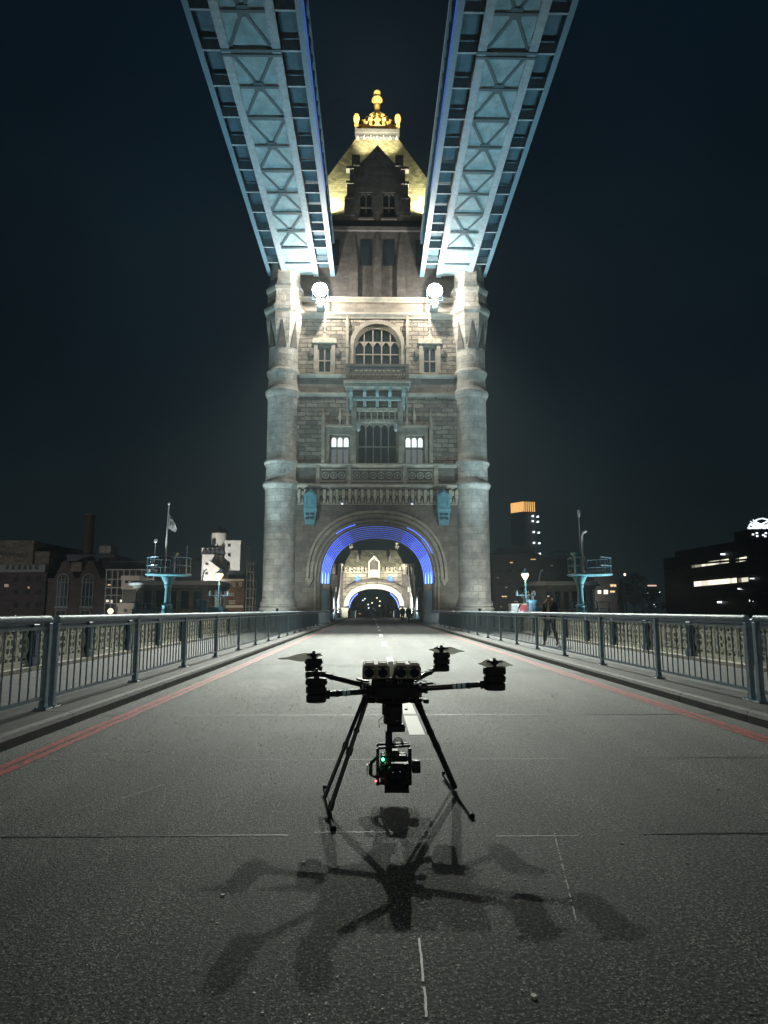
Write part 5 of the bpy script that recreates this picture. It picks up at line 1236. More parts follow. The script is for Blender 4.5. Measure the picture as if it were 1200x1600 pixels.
def person(loc, rz, lab, group=None, detailed=True, step=.22, coatm=None, trousers=None, scale=1.):
    root = empty('person', loc, lab, 'person', group); root.rotation_euler = (0, 0, rz); root.scale = (scale,)*3
    # faces -Y in local space; mid-stride along -Y
    J = {'pel': ((0, 0, .95), .13), 'abd': ((0, -.01, 1.12), .12), 'che': ((0, 0, 1.32), .135), 'nek': ((0, .0, 1.47), .055), 'hd0': ((0, -.02, 1.56), .078), 'hd1': ((0, -.015, 1.65), .085), 'hd2': ((0, 0, 1.695), .05)}
    E = [('pel', 'abd'), ('abd', 'che'), ('che', 'nek'), ('nek', 'hd0'), ('hd0', 'hd1'), ('hd1', 'hd2')]
    legs = {}
    for s, st in ((-1, -step), (1, step)):
        q = 'L' if s < 0 else 'R'
        hip, kn, an, toe = (s*.09, 0, .90), (s*.10, st*.55 - .04, .50), (s*.10, st*1.1 + (.06 if st > 0 else 0), .10), (s*.11, st*1.1 - .15 + (.06 if st > 0 else 0), .035)
        legs[s] = (hip, kn, an, toe)
        J.update({q+'hip': (hip, .085), q+'kn': (kn, .055), q+'an': (an, .04), q+'toe': (toe, .032)}); E += [('pel', q+'hip'), (q+'hip', q+'kn'), (q+'kn', q+'an'), (q+'an', q+'toe')]
        sh, el, wr = (s*.19, 0, 1.42), (s*.25, .03 - st*.25, 1.15), (s*.22, -.12 - st*.4, .93)
        pm = (s*.215, -.15 - st*.4, .87)
        J.update({q+'sh': (sh, .055), q+'el': (el, .042), q+'wr': (wr, .027), q+'pm': (pm, .032)}); E += [('che', q+'sh'), (q+'sh', q+'el'), (q+'el', q+'wr'), (q+'wr', q+'pm')]
        if detailed:
            for f in range(4):
                L = (.075, .085, .08, .06)[f]; y = pm[1] - .03 + .02*f; J[q+'f%d' % f] = ((pm[0]-s*.004, y, pm[2]-.045), .009); J[q+'g%d' % f] = ((pm[0]-s*.02, y, pm[2]-.04-L*.6), .008)
                E += [(q+'pm', q+'f%d' % f), (q+'f%d' % f, q+'g%d' % f)]
            J[q+'t'] = ((pm[0]-s*.02, pm[1]-.045, pm[2]-.0), .010); J[q+'u'] = ((pm[0]-s*.025, pm[1]-.055, pm[2]-.035), .009); E += [(q+'wr', q+'t'), (q+'t', q+'u')]
    if detailed: J['nose'] = ((0, -.115, 1.59), .012); E.append(('hd0', 'nose'))
    skin_mesh('body', J, E, M_skin, root, 'pel')
    cm = coatm or M_coat
    C = {'a': ((0, .01, .80), (.25, .17)), 'b': ((0, 0, .98), (.24, .16)), 'c': ((0, .0, 1.2), (.22, .155)), 'd': ((0, .01, 1.36), (.19, .13)), 'e': ((0, .02, 1.46), (.10, .09))}
    CE = [('a', 'b'), ('b', 'c'), ('c', 'd'), ('d', 'e')]
    for s in (-1, 1):
        q = 'L' if s < 0 else 'R'; C[q+'s'] = (J[q+'sh'][0], .085); C[q+'l'] = (J[q+'el'][0], .075); w_ = Vector(J[q+'el'][0]).lerp(Vector(J[q+'wr'][0]), .9); C[q+'w'] = (tuple(w_), .055)
        CE += [('d', q+'s'), (q+'s', q+'l'), (q+'l', q+'w')]
    skin_mesh('coat', C, CE, cm, root, 'c')
    T = {'p': ((0, 0, .93), .14)}; TE = []
    for s in (-1, 1):
        q = 'L' if s < 0 else 'R'; h, k, a, t = legs[s]; T[q+'h'] = (h, .10); T[q+'k'] = (k, .072); T[q+'a'] = ((a[0], a[1], a[2]+.03), .058); TE += [('p', q+'h'), (q+'h', q+'k'), (q+'k', q+'a')]
    skin_mesh('trousers', T, TE, trousers or M_jean, root, 'p')
    for s in (-1, 1):
        h, k, a, t = legs[s]; skin_mesh('boot', {'a': ((a[0], a[1]+.02, a[2]+.02), .05), 'h': ((a[0], a[1]+.02, .055), .052), 'm': ((a[0]+s*.005, (a[1]+t[1])/2, .05), .045), 't': ((t[0], t[1]-.04, .04), .036)}, [('a', 'h'), ('h', 'm'), ('m', 't')], M_shoe if detailed else M_hair, root, 'h')
    skin_mesh('hair', {'a': ((0, .045, 1.60), .070), 'b': ((0, .02, 1.68), .085)}, [('a', 'b')], M_hair, root, 'b')
    if detailed:
        skin_mesh('beard', {'a': ((-.055, -.05, 1.565), .03), 'b': ((0, -.085, 1.525), .042), 'c': ((.055, -.05, 1.565), .03)}, [('a', 'b'), ('b', 'c')], M_hair, root, 'b')
        skin_mesh('jumper', {'a': ((0, -.155, .86), (.06, .05)), 'b': ((0, -.145, 1.1), (.06, .05)), 'c': ((0, -.115, 1.36), (.05, .045)), 'd': ((0, -.05, 1.45), .05)}, [('a', 'b'), ('b', 'c'), ('c', 'd')], M_jump, root, 'b')
        skin_mesh('hood_trim', {'a': ((-.07, -.15, 1.30), .025), 'b': ((-.13, -.06, 1.48), .035), 'c': ((-.10, .07, 1.56), .04), 'd': ((0, .11, 1.57), .045), 'e': ((.10, .07, 1.56), .04), 'f': ((.13, -.06, 1.48), .035), 'g': ((.07, -.15, 1.30), .025)}, [('a', 'b'), ('b', 'c'), ('c', 'd'), ('d', 'e'), ('e', 'f'), ('f', 'g')], M_fur, root, 'd')
        b = MB()
        for s in (-1, 1): b.lathe(0, 0, [(.001, -.004), (.011, -.002), (.011, .002), (.001, .004)], 8); 
        vs = b.v; b.v = [(x + (-.032 if i < len(vs)/2 else .032), -.092+z, 1.615+y*.6) for i, (x, y, z) in enumerate(vs)]; b.build('eyes', M_hair, root, local=True)
    return root
pp = at(861, 1008, 23.9)
person((pp.x, 23.9, .135), R(-38), 'bearded person in a black coat, beige jumper and jeans walking along the right footway', step=.27)
for px_, Y, rz, lab in ((629, 70.5, 2.9, 'dark-clad pedestrian walking away, left of a pair at the right side of the archway'), (638.5, 71.5, 3.3, 'dark-clad pedestrian walking away, right of a pair at the right side of the archway')):
    p = at(px_, 970, Y); person((p.x, Y, 0), rz, lab, 'pedestrians under the arch', False)
p = at(583.5, 965, 104); person((p.x, 104, 0), 3.1, 'tiny dark figure in the middle of the road beyond the main arch', None, False)

# ================================================================== CITY
def shade(name, c, mode='brick', **k): return mat(name, c, .85, var=.25, scale=.6, bump=.3, mode=mode, bs=(1.2, .6), mort=.03, bscale=3, **k)
M_cd = shade('dark_brick', (.055, .04, .035)); M_cb = shade('brown_brick', (.13, .075, .045)); M_cy = shade('yellow_stock_brick', (.13, .115, .08))
M_cg = mat('grey_cladding', (.05, .055, .06), .6, var=.25, scale=.5); M_cdk = mat('dark_cladding', (.018, .02, .026), .5, var=.3, scale=.4); M_cw = mat('white_boarding', (.55, .55, .52), .8, var=.12, scale=.8, bump=.2, bscale=3)
ZG = -3.6
def bldg(name, lab, cat, rects, Y, depth, m, group=None):
    """rects: (px0, px1, py_top, py_bottom|None, dy, material|None)"""
    xs = [at(r[0], 940, Y).x for r in rects] + [at(r[1], 940, Y).x for r in rects]
    root = empty(name, ((min(xs)+max(xs))/2, Y+depth/2, ZG), lab, cat, group); root['_Y'] = Y
    for r in rects:
        dy = r[4] if len(r) > 4 else 0; mm = r[5] if len(r) > 5 and r[5] else m; y = Y+dy
        z1 = at((r[0]+r[1])/2, r[2], y).z; z0 = ZG-.3 if r[3] is None else at((r[0]+r[1])/2, r[3], y).z
        x0, x1 = at(r[0], 940, y).x, at(r[1], 940, y).x
        b = MB(); b.box(x0, x1, y, y+depth*(r[6] if len(r) > 6 else 1), z0, z1); b.box(x0-.15, x1+.15, y-.15, y+depth*.5, z1-.5, z1+.25)
        b.build('wall', mm, root)
    return root
def wins(root, spec, Y, m=M_glass, frame=M_cw, nm='window'):
    """spec: list of (cx px, cy px, w px, h px)"""
    for cx_, cy_, w_, h_ in spec:
        p = at(cx_, cy_, Y); k = (Y*.99)/F; hw, hh = w_*k/2, h_*k/2
        b = MB(); t = max(.12, hw*.16)
        b.box(p.x-hw, p.x-hw+t, Y-.22, Y-.001, p.z-hh, p.z+hh); b.box(p.x+hw-t, p.x+hw, Y-.22, Y-.001, p.z-hh, p.z+hh); b.box(p.x-hw+t, p.x+hw-t, Y-.22, Y-.001, p.z-hh, p.z-hh+t); b.box(p.x-hw+t, p.x+hw-t, Y-.22, Y-.001, p.z+hh-t, p.z+hh); b.box(p.x-t*.3, p.x+t*.3, Y-.2, Y-.001, p.z-hh+t, p.z+hh-t)
        o = b.build(nm, frame, root); g = MB(); g.box(p.x-hw+t*.5, p.x+hw-t*.5, Y-.12, Y-.002, p.z-hh+t*.5, p.z+hh-t*.5); g.build('pane', m, o)
def tall_window(root, pxc, w_, py0, py1, Y):
    k = Y*.99/F; x = at(pxc, 940, Y).x; z1, z0 = at(pxc, py0, Y).z, at(pxc, py1, Y).z; hw = w_*k/2
    b = MB(); crv = basket(hw, z1-hw*1.1, z1, 16, 2, x); crv2 = basket(hw-.22, z1-hw*1.1, z1-.22, 16, 2, x); b.band(crv, crv2, Y-.35, Y-.001)
    for u in (-1, -.34, .34, 1): xx = x+u*(hw-.1); b.box(xx-.1, xx+.1, Y-.3, Y-.001, z0, z1-hw*1.1+(.6*hw if abs(u) < 1 else 0))
    b.box(x-hw-.3, x+hw+.3, Y-.4, Y-.001, z0-.6, z0); 
    for t in (.28, .72): zz = z0+(z1-z0)*t; b.box(x-hw, x+hw, Y-.28, Y-.001, zz-.1, zz+.1)
    M_fr = mat('pale_window_frame', (.12, .14, .14), .6, var=.1); o = b.build('window', M_fr, root)
    g = MB(); g.box(x-hw+.1, x+hw-.1, Y-.1, Y-.002, z0, z1-hw*.6); g.build('pane', M_glass, o)
# ---- left bank, from the left edge
Y = 190
B1 = bldg('wharf_warehouse', 'large dark warehouse at the far left with a pale painted parapet sign', 'building', [(-90, 70, 896, None), (-90, 46, 846, 895, .01, M_cy), (46, 72, 863, 895, 1, M_cy)], Y, 25, M_cd)
M_band = mat('pale_band_paint', (.16, .17, .15), .8, var=.2)
b = MB(); p0, p1 = at(-90, 882, Y), at(71, 894, Y); b.box(p0.x, p1.x, Y-.3, Y-.02, p1.z, p0.z); b.build('pale_band', M_band, B1)
wins(B1, [(x, 886.5, 5, 8) for x in (12, 21, 30, 39, 47.5, 57)], Y-.35, frame=M_band)
p = at(19, 868, Y); text('painted_sign', 'S WHARF', 2.1, mat('sign_lettering', (.03, .03, .03), .8, var=.1), B1, (p.x, Y-.12, p.z), (R(90), 0, 0))
wins(B1, [(10.5, 915, 7, 5)], Y, emis('dim_orange_window', (1, .45, .15), .30, (.4, .3, .2))); wins(B1, [(45, 918, 3, 3.5)], Y, M_winw)
wins(B1, [(x, y, 6, 9) for x in (25, 43, 60) for y in (905, 925, 945)], Y, frame=M_cd)
b = MB(); p0, p1 = at(46, 862, Y+20), at(112, 862, Y+20); zt_ = at(80, 848, Y+20).z; b.prism([(p0.x, ZG), (p1.x, ZG), (p1.x, p1.z), (p0.x+(p1.x-p0.x)*.72, zt_-1), (p0.x+(p1.x-p0.x)*.3, zt_), (p0.x, zt_)], Y+20, Y+45); tag(b.build('curved_roof_block', M_cdk), 'dark block with a sloping roofline just right of the warehouse sign', 'building')
Y = 180
B2 = bldg('brewhouse', 'dark brick brewhouse with tall arched windows and a round chimney', 'building', [(73, 122, 905, None), (122, 166, 905, None, .02), (100, 175, 868, 905, 6, M_cdk)], Y, 22, M_cd)
xg = lambda px: at(px, 940, Y).x
for a, c in ((82, 115), (120, 156)):
    b = MB(); zz = at(98, 905, Y).z; b.prism([(xg(a), zz), (xg(c), zz), (xg((a+c)/2+4), at(98, 876, Y).z), (xg((a+c)/2-4), at(98, 876, Y).z)], Y-.1, Y+14); b.build('gable', M_cd, B2)
tall_window(B2, 97, 18, 896, 947, Y); tall_window(B2, 136, 18, 896, 947, Y)
wins(B2, [(x, 958, 16, 10) for x in (95, 133)], Y, frame=M_band); b = MB(); 
p = at(120, 886, Y-.2); k = Y/F; b.box(p.x-8*k, p.x+8*k, Y-.6, Y-.15, p.z-7*k, p.z+7*k); b.build('pale_panel', M_cy, B2)
b = MB(); p = at(133, 930, Y+8); z1 = at(133, 806, Y+8).z; b.lathe(p.x, Y+8, [(8.5*k, ZG), (7.4*k, z1-.8), (8.2*k, z1-.7), (8.2*k, z1)], 20); ch = b.build('chimney', M_cd, B2); b = MB(); b.lathe(p.x, Y+8, [(7.0*k, z1+.001), (7.2*k, z1+.45), (6.2*k, z1+.5)], 20); b.build('chimney_rim', M_cy, ch)
b = MB(); p = at(166, 858, Y+3); b.box(p.x-9*k, p.x+9*k, Y+2, Y+7, p.z-7*k, p.z+5*k); b.build('cupola', M_band, B2); b = MB(); b.prism([(p.x-10*k, p.z+5*k+.01), (p.x+10*k, p.z+5*k+.01), (p.x, p.z+9*k)], Y+1.8, Y+7.2); b.build('cupola_roof', M_cdk, B2)
wins(B2, [(161.5, 858, 4, 7), (170.5, 858, 4, 7)], Y+2, frame=M_cw)
Y = 170
B3 = bldg('balconied_flats', 'glazed flats with pale balcony frames and lit lower rooms, left of the flagpole mast', 'building', [(163, 240, 888, None), (170, 236, 878, 888, 3, M_cdk)], Y, 16, M_cdk)
b = MB()
for x in (164, 173, 182, 191, 200, 210, 219, 229, 238): xx = xg(x) if False else at(x, 940, Y-1.5).x; b.box(xx-.10, xx+.10, Y-1.6, Y-1.4, ZG, at(x, 890, Y-1.5).z)
for y in (890, 905, 918, 930, 943): zz = at(200, y, Y-1.5).z; b.box(at(164, 940, Y-1.5).x, at(238, 940, Y-1.5).x, Y-1.7, Y-.01, zz-.12, zz+.12)
b.build('balcony_frame', M_band if False else mat('balcony_steel', (.32, .34, .33), .6, var=.15), B3)
wins(B3, [(168, 939, 5, 5), (174, 940, 5, 6), (191, 939, 7, 5), (203, 939, 7, 4), (209, 938, 5, 4)], Y, M_win); wins(B3, [(224, 911, 8, 9), (171, 914, 6, 3)], Y, M_winw); wins(B3, [(x, y, 7, 9) for x in (177, 186, 214, 233) for y in (912, 925)], Y, frame=M_cg)
Y = 158
B4 = bldg('pale_gatehouse', 'small pale boarded tower block in front of the balconied flats', 'building', [(188, 216, 901, 921), (184, 210, 944, None, -.5)], Y, 5, mat('pink_white_render', (.36, .34, .33), .8, var=.1))
b = MB(); b.box(at(190, 940, Y).x, at(212, 940, Y).x, Y+.3, Y+4, ZG, at(200, 921, Y).z); b.build('wall', M_cdk, B4)
wins(B4, [(198, 909.5, 4, 4)], Y, frame=M_cdk); wins(B4, [(196, 954, 5, 5)], Y-.5, frame=M_cdk)
b = MB(); p = at(172.5, 955, 120); k = 120/F; b.lathe(p.x, 120, [(.1, ZG), (.1, p.z-5*k)], 6); b.build; dm = empty('globe_lamp', (p.x, 120, ZG), 'warm globe lamp low beside the pale boarded tower, far left bank', 'lamp'); b.build('post', M_navy, dm); b = MB(); b.lathe(p.x, 120, [(.02, p.z-4.6*k), (3*k, p.z-3.5*k), (4.8*k, p.z), (3*k, p.z+3.5*k), (.02, p.z+4.6*k)], 12); b.build('globe', emis('globe_glow', (1, .88, .6), 1.6), dm)
Y = 165
B5 = bldg('domed_block', 'white boarded block of stepped towers under a dark dome, left of the main tower', 'building', [(313, 338, 858, None, 1), (349, 373, 846, None, 0), (313, 350, 860, None, 2.5)], Y, 14, M_cw)
k = Y/F; p = at(340, 930, Y+4); b = MB(); z0, z1, z2 = at(340, 862, Y+4).z, at(340, 834, Y+4).z, at(340, 825, Y+4).z; r = 12.5*k
b.lathe(p.x, Y+4, [(r, z0-4), (r, z1)], 20); b.build('drum', M_cw, B5); b = MB(); b.lathe(p.x, Y+4, [(r+.25, z1+.001), (r+.25, z1+.3), (r*.97, z1+.5), (r*.85, z1+(z2-z1)*.6), (r*.5, z2-.2), (.3, z2), (.1, z2+.6)], 20); b.build('dome', M_cdk, B5)
b = MB(); p = at(329, 930, Y-4); zz = at(329, 888, Y-4).z; w_ = 12*k; b.prism([(p.x-w_, ZG), (p.x+w_, ZG), (p.x+w_, zz), (p.x-1, at(329, 874, Y-4).z), (p.x-w_, zz+.8)], Y-4, Y+.9); b.build('gabled_bay', M_cw, B5)
wins(B5, [(323, 881, 4, 4), (323, 896, 4, 4)], Y-4, frame=M_cdk); wins(B5, [(358, 852, 4, 5), (358, 867, 4, 5), (357, 881, 4, 4)], Y, frame=M_cdk); wins(B5, [(334, 847, 5, 10)], Y+4-r-.1, frame=M_cdk)
b = MB()
for i in range(5): x = at(316+i*7, 940, Y).x; b.prism([(x-.9, at(330, 866, Y).z), (x+.9, at(330, 866, Y).z), (x, at(330, 857, Y).z)], Y-.3, Y+2.4)
b.build('dark_gablets', M_cdk, B5)
Y = 150
B6 = bldg('brown_brick_flats', 'brown brick flats with arched paired windows, just left of the main tower', 'building', [(343, 381, 905, None), (355, 381, 893, 905, 1.5, M_cdk)], Y, 14, M_cb)
wins(B6, [(360, 913.5, 4, 6), (365.5, 913.5, 4, 6), (362, 929, 7, 4), (360, 941, 4, 6), (365.5, 941, 4, 6), (348, 913, 4, 6), (376, 913, 4, 6), (348, 941, 4, 6)], Y, frame=M_cw)
b = MB(); p0, p1 = at(343, 905, Y), at(381, 908, Y); b.box(p0.x, p1.x, Y-.25, Y-.001, p1.z, p0.z); z_ = at(343, 948, Y).z; b.box(p0.x, p1.x, Y-.25, Y-.001, z_-.2, z_+.3); b.build('pale_course', M_cw, B6)
b = MB()
for x in (383, 389, 394):
    for yy in (Y+1, Y+4): xx = at(x, 940, Y).x; b.box(xx-.1, xx+.1, yy-.1, yy+.1, ZG, at(x, 875, Y).z)
for y in (880, 893, 906, 920, 934, 948): zz = at(388, y, Y).z; b.box(at(381.5, 940, Y).x, at(396, 940, Y).x, Y+.8, Y+4.2, zz-.1, zz+.1)
tag(b.build('balcony_tower', mat('grey_steel', (.22, .22, .2), .6, var=.2)), 'open grey steel balcony stack right of the brown brick flats', 'balcony tower')
b = MB(); b.box(at(230, 940, 220).x, at(315, 940, 220).x, 220, 240, ZG, at(270, 876, 220).z); b.box(at(240, 940, 220).x, at(300, 940, 220).x, 224, 238, ZG, at(270, 868, 220).z); b0 = b.build('background_block', M_cdk); tag(b0, 'low dark block on the skyline between the flagpole and the white domed block', 'building')

# ---- right bank
Y = 420
x0, x1, z1 = at(806, 940, Y).x, at(843, 940, Y).x, at(825, 783, Y).z; xm = at(822, 940, Y).x
T1 = empty('high_rise', ((x0+x1)/2, Y+8, ZG), 'slim dark high-rise with a glowing orange striped crown', 'high-rise')
b = MB(); b.prism([(x0, Y+8), (xm, Y), (x1, Y+2), (x1-2, Y+16), (x0+4, Y+18)], ZG, z1-7, 'xy'); b.build('shaft', M_cg, T1)
b = MB(); b.prism([(x0+.2, Y+8), (xm, Y+.2), (x1-.2, Y+2.2), (x1-2, Y+16), (x0+4, Y+18)], z1-6.99, z1, 'xy'); b.build('crown_wall', mat('orange_crown_panel', (.12, .05, .03), .6), T1)
for (xa, ya), (xb, yb), n, e in (((x0, Y+8), (xm, Y), 7, 1.0), ((xm+.1, Y), (x1, Y+2), 6, .55)):
    for i in range(n):
        t0, t1 = (i+.08)/n, (i+e*.93)/n
        pa, pb = (xa+(xb-xa)*t0, ya+(yb-ya)*t0), (xa+(xb-xa)*t1, ya+(yb-ya)*t1)
        b = MB(); b.prism([(pa[0], pa[1]-.3), (pb[0], pb[1]-.3), (pb[0], pb[1]-.05), (pa[0], pa[1]-.05)], z1-6.5, z1-.3, 'xy'); b.build('light_fin', emis('orange_fin_glow', (1, .56, .17), 1.25), T1)
for i, (px_, py_) in enumerate([(833, 806), (841, 807), (833, 814), (841, 815), (834.5, 831), (842.5, 832), (835, 848), (843.5, 848.5), (844, 865)]):
    p = at(px_, py_, Y-.4); b = MB(); b.box(p.x-.45, p.x+.45, Y-.6, Y+2, p.z-.45, p.z+.45); b.build('lit_window', emis('cool_white_lamp', (.9, .95, 1), 2), T1)
Y = 260
B7 = bldg('stepped_offices', 'dark stepped offices with curved roofs at the foot of the high-rise', 'building', [(770, 845, 866, None), (786, 838, 856, 866, 4), (845, 905, 872, None, 3)], Y, 30, M_cdk)
b = MB()
for (a, c, y) in ((772, 836, 868), (774, 832, 858), (850, 900, 873), (858, 895, 866)):
    p0, p1 = at(a, y, Y-1), at(c, y, Y-1); n = 10
    b.tube([(p0.x+(p1.x-p0.x)*i/n, Y-1, p0.z+2.4*math.sin(math.pi*i/n)*.5) for i in range(n+1)], .25, 5)
b.build('curved_eaves', M_cg, B7)
wins(B7, [(799, 879, 5, 2.4), (833, 874, 9, 2.5), (788, 932, 9, 3)], Y, M_winw); wins(B7, [(x, y, 8, 6) for x in (782, 796, 812, 860, 880) for y in (892, 912)], Y, frame=M_cg)
wins(B7, [(778, 903, 5, 2), (791, 918, 4, 3), (806, 940, 6, 2.5), (783, 948, 3, 3), (862, 884, 5, 2), (890, 893, 3, 2.5)], Y-.1, emis('faint_office_window', (1, .8, .5), .25, (.3, .25, .2)), frame=M_cdk)
Y = 200
B8 = bldg('lowrise_block', 'low dark block with a few lit windows right of the right mast', 'building', [(930, 966, 890, None), (945, 975, 905, None, 4)], Y, 20, M_cdk)
wins(B8, [(936.5, 925, 6, 6), (946.5, 925, 7, 7)], Y, M_win); wins(B8, [(958, 915, 10, 4.5), (957, 924.5, 8, 3.5)], Y, M_winw)
p = at(976.5, 900, 260); b = MB(); b.tube([(p.x, 260, ZG), (p.x, 260, p.z)], .3, 6); cr = empty('beacon_mast', (p.x, 260, ZG), 'thin mast topped by a reddish beacon on the right skyline', 'mast'); b.build('pole', M_navy, cr); b = MB(); b.lathe(p.x, 260, [(.05, p.z), (.45, p.z+.3), (.45, p.z+.8), (.05, p.z+1.1)], 8); b.build('beacon', emis('beacon_glow', (1, .5, .45), 3), cr)
# big office building, receding: built at an angle
A0, A1 = at(1032, 940, 215), at(1215, 940, 150)
O = empty('riverside_offices', ((A0.x+A1.x)/2, 190, ZG), 'long dark riverside office block at the far right with two lit strips of windows', 'office building')
def face_pt(px):                      # point on the slanting facade seen at photo column px
    d = ROT @ Vector(((px-600)/F, 0, -1)); ax, ay = A0.x, A0.y; bx, by = A1.x-A0.x, A1.y-A0.y
    t = ((ax-CAM.x)*d.y-(ay-CAM.y)*d.x)/(by*d.x-bx*d.y); return Vector((ax+bx*t, ay+by*t, 0)), t
def zcol(px, py): P, t = face_pt(px); return at(px, py, P.y).z
def slab(px0, px1, pya0, pya1, pyb0, pyb1, out, m, nm, par, deep=None):
    P0, _ = face_pt(px0); P1, _ = face_pt(px1); n = Vector((A1.y-A0.y, -(A1.x-A0.x), 0)).normalized()
    if n.dot(CAM - A0) < 0: n = -n
    q0, q1 = P0+n*out, P1+n*out; r0, r1 = (P0-n*deep, P1-n*deep) if deep else (P0+n*.01, P1+n*.01)
    za0 = zcol(px0, pya0); za1 = zcol(px1, pya1); zb0 = ZG if pyb0 is None else zcol(px0, pyb0); zb1 = ZG if pyb1 is None else zcol(px1, pyb1)
    vs = [(q0.x, q0.y, zb0), (q1.x, q1.y, zb1), (r1.x, r1.y, zb1), (r0.x, r0.y, zb0), (q0.x, q0.y, za0), (q1.x, q1.y, za1), (r1.x, r1.y, za1), (r0.x, r0.y, za0)]
    b = MB(); b.add(vs, [(3,2,1,0),(4,5,6,7),(0,1,5,4),(1,2,6,5),(2,3,7,6),(3,0,4,7)]); return b.build(nm, m, par)
slab(1032, 1215, 873, 848, None, None, 0, M_cdk, 'wall', O, 25); slab(1048, 1160, 862, 843, 872.5, 856, -.5, M_cdk, 'upper_storey', O, 22)
for y0, y1 in ((884, 868), (905, 893), (922, 915), (938, 934)): slab(1034, 1215, y0, y1, y0+3, y1+3, .5, M_cg, 'storey_ledge', O)
rr = random.Random(2)
for (xa, xb, ya, yb, h) in ((1076, 1134, 881.5, 873, 6), (1145, 1162, 873, 869.5, 6), (1078, 1144, 909, 903, 7.5), (1147, 1162, 903.5, 902, 6.5)):
    n = max(2, round((xb-xa)/5.5))
    for i in range(n):
        u0, u1 = i/n, (i+.9)/n; X0_, X1_ = xa+(xb-xa)*u0, xa+(xb-xa)*u1; Y0_, Y1_ = ya+(yb-ya)*u0, ya+(yb-ya)*u1
        br = rr.choice((.35, .9, 1.4, 1.4)) if h < 7 else rr.choice((1.0, 1.5, 1.7))
        if h < 7 and i == 0: br = .15
        slab(X0_, X1_, Y0_-.0, Y1_, Y0_+h, Y1_+h, .12, emis('office_window_%d' % int(br*100), (1, .95, .72), br), 'lit_window', O)
for i in range(9): slab(1036+i*4.4, 1039.4+i*4.4, 890-i*.6, 889.6-i*.6, 897-i*.6, 896.6-i*.6, .1, M_glass, 'window', O)
P_, _ = face_pt(1185); slab(1160, 1200, 846, 844, 868, 862, .6, M_cg, 'pale_end_bay', O)
for (px_, py_, s_) in ((1127.5, 866, 1.3), (1150, 920, 1.0), (1117, 941, 1.3), (1167, 938.5, 1.5), (1170, 904, .8)): slab(px_-s_, px_+s_, py_-s_, py_-s_, py_+s_, py_+s_, .8, emis('cool_white_lamp', (.9, .95, 1), 2), 'wall_lamp', O)
# floodlit roof structure at far right edge
Y = 230; RT = empty('rooftop_frame', (at(1190, 940, Y).x, Y+3, at(1190, 846, Y).z), 'white floodlit lattice frame on a rooftop at the far right edge', 'roof frame')
b = MB(); p0, p1 = at(1166, 828, Y), at(1240, 846, Y); b.box(p0.x, p1.x, Y, Y+8, p1.z-6, p0.z); b.build('plant_room', M_cdk, RT)
rr = random.Random(5)
b = MB()
pts = [at(x, y, Y) for x, y in ((1169, 826), (1173, 818), (1177, 822), (1181, 813), (1186, 811), (1192, 810), (1199, 812), (1206, 816), (1212, 826))]
for a, c in zip(pts[:-1], pts[1:]): b.bar(a, c, .45)
for i in range(22): a, c = at(rr.uniform(1170, 1210), 826, Y), at(rr.uniform(1172, 1208), rr.uniform(812, 824), Y); b.bar(a, c, .28)
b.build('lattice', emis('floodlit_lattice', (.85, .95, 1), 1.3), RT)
for (px_, py_) in ((1177, 835), (1183, 833), (1183.5, 837.5), (1193, 836), (1197, 833), (1196, 838)): p = at(px_, py_, Y-.2); b = MB(); b.box(p.x-.3, p.x+.3, Y-.3, Y-.001, p.z-.25, p.z+.25); b.build('lamp', emis('cool_white_lamp', (.9, .95, 1), 2), RT)
# street lights and lit signs scattered along the far bank
GP = {}
ORD = 'first second third fourth fifth sixth seventh eighth ninth tenth eleventh twelfth thirteenth fourteenth fifteenth sixteenth'.split()
def grp_place(g, x, y):
    k = GP.get(g, 0); GP[g] = k+1; return ORD[k] + {'embankment lamps behind the right parapet': ' from the left', 'street lamps beyond the gateway': ' from the left', 'street lamps on the right bank': ' from the left', 'lamps at the warehouse foot': ' from the left'}[g]
def bank_lamp(px_, py_, Y, lab, grp, c='cool', r=1.1):
    lab = lab + ', ' + grp_place(grp, px_, py_)
    p = at(px_, py_, Y); k = Y/F*r; root = empty('distant_street_lamp', (p.x, Y, ZG), lab, 'street lamp', grp)
    b = MB(); b.tube([(p.x, Y+.1, ZG), (p.x, Y+.1, p.z)], .08, 5); b.build('pole', M_navy, root); b = MB(); b.lathe(p.x, Y, [(.02, p.z-k*.8), (k, p.z-k*.3), (k, p.z+k*.3), (.02, p.z+k*.8)], 8)
    b.build('lamp_head', emis('cool_white_lamp', (.9, .95, 1), 2) if c == 'cool' else emis('warm_white_lamp', (1, .82, .5), 2.4), root)
for px_, py_ in ((990, 949.5), (993, 941), (993.5, 944.5), (1022, 945), (1024, 947.5), (1028.5, 932.5), (1030.5, 925)): bank_lamp(px_, py_, 205, 'small street lamp glinting left of the riverside offices', 'street lamps on the right bank', r=.8 if px_ < 1020 else 1.3)
for i, px_ in enumerate((957, 964, 971, 978, 999, 1006, 1029, 1060, 1072, 1085, 1094, 1103, 1118, 1147, 1158, 1172)):
    bank_lamp(px_, 991.5, 120 + 0*i, 'low embankment lamp shining through the right parapet', 'embankment lamps behind the right parapet', 'warm', r=1.5)
for px_, py_ in ((567, 938), (570, 935.5), (575.3, 944.5), (576, 950), (581.3, 942), (585.5, 953.5), (589, 934.3), (593, 946.5), (593.5, 939.5)): bank_lamp(px_, py_, 190, 'tiny distant street lamp seen through the far gateway', 'street lamps beyond the gateway', 'warm' if px_ > 580 else 'cool', r=1.2)
for px_, py_ in ((18, 964), (24, 962), (35, 963.5), (41, 964.5)): bank_lamp(px_, py_, 130, 'tiny low lamp at the foot of the far-left warehouse', 'lamps at the warehouse foot', r=.6)
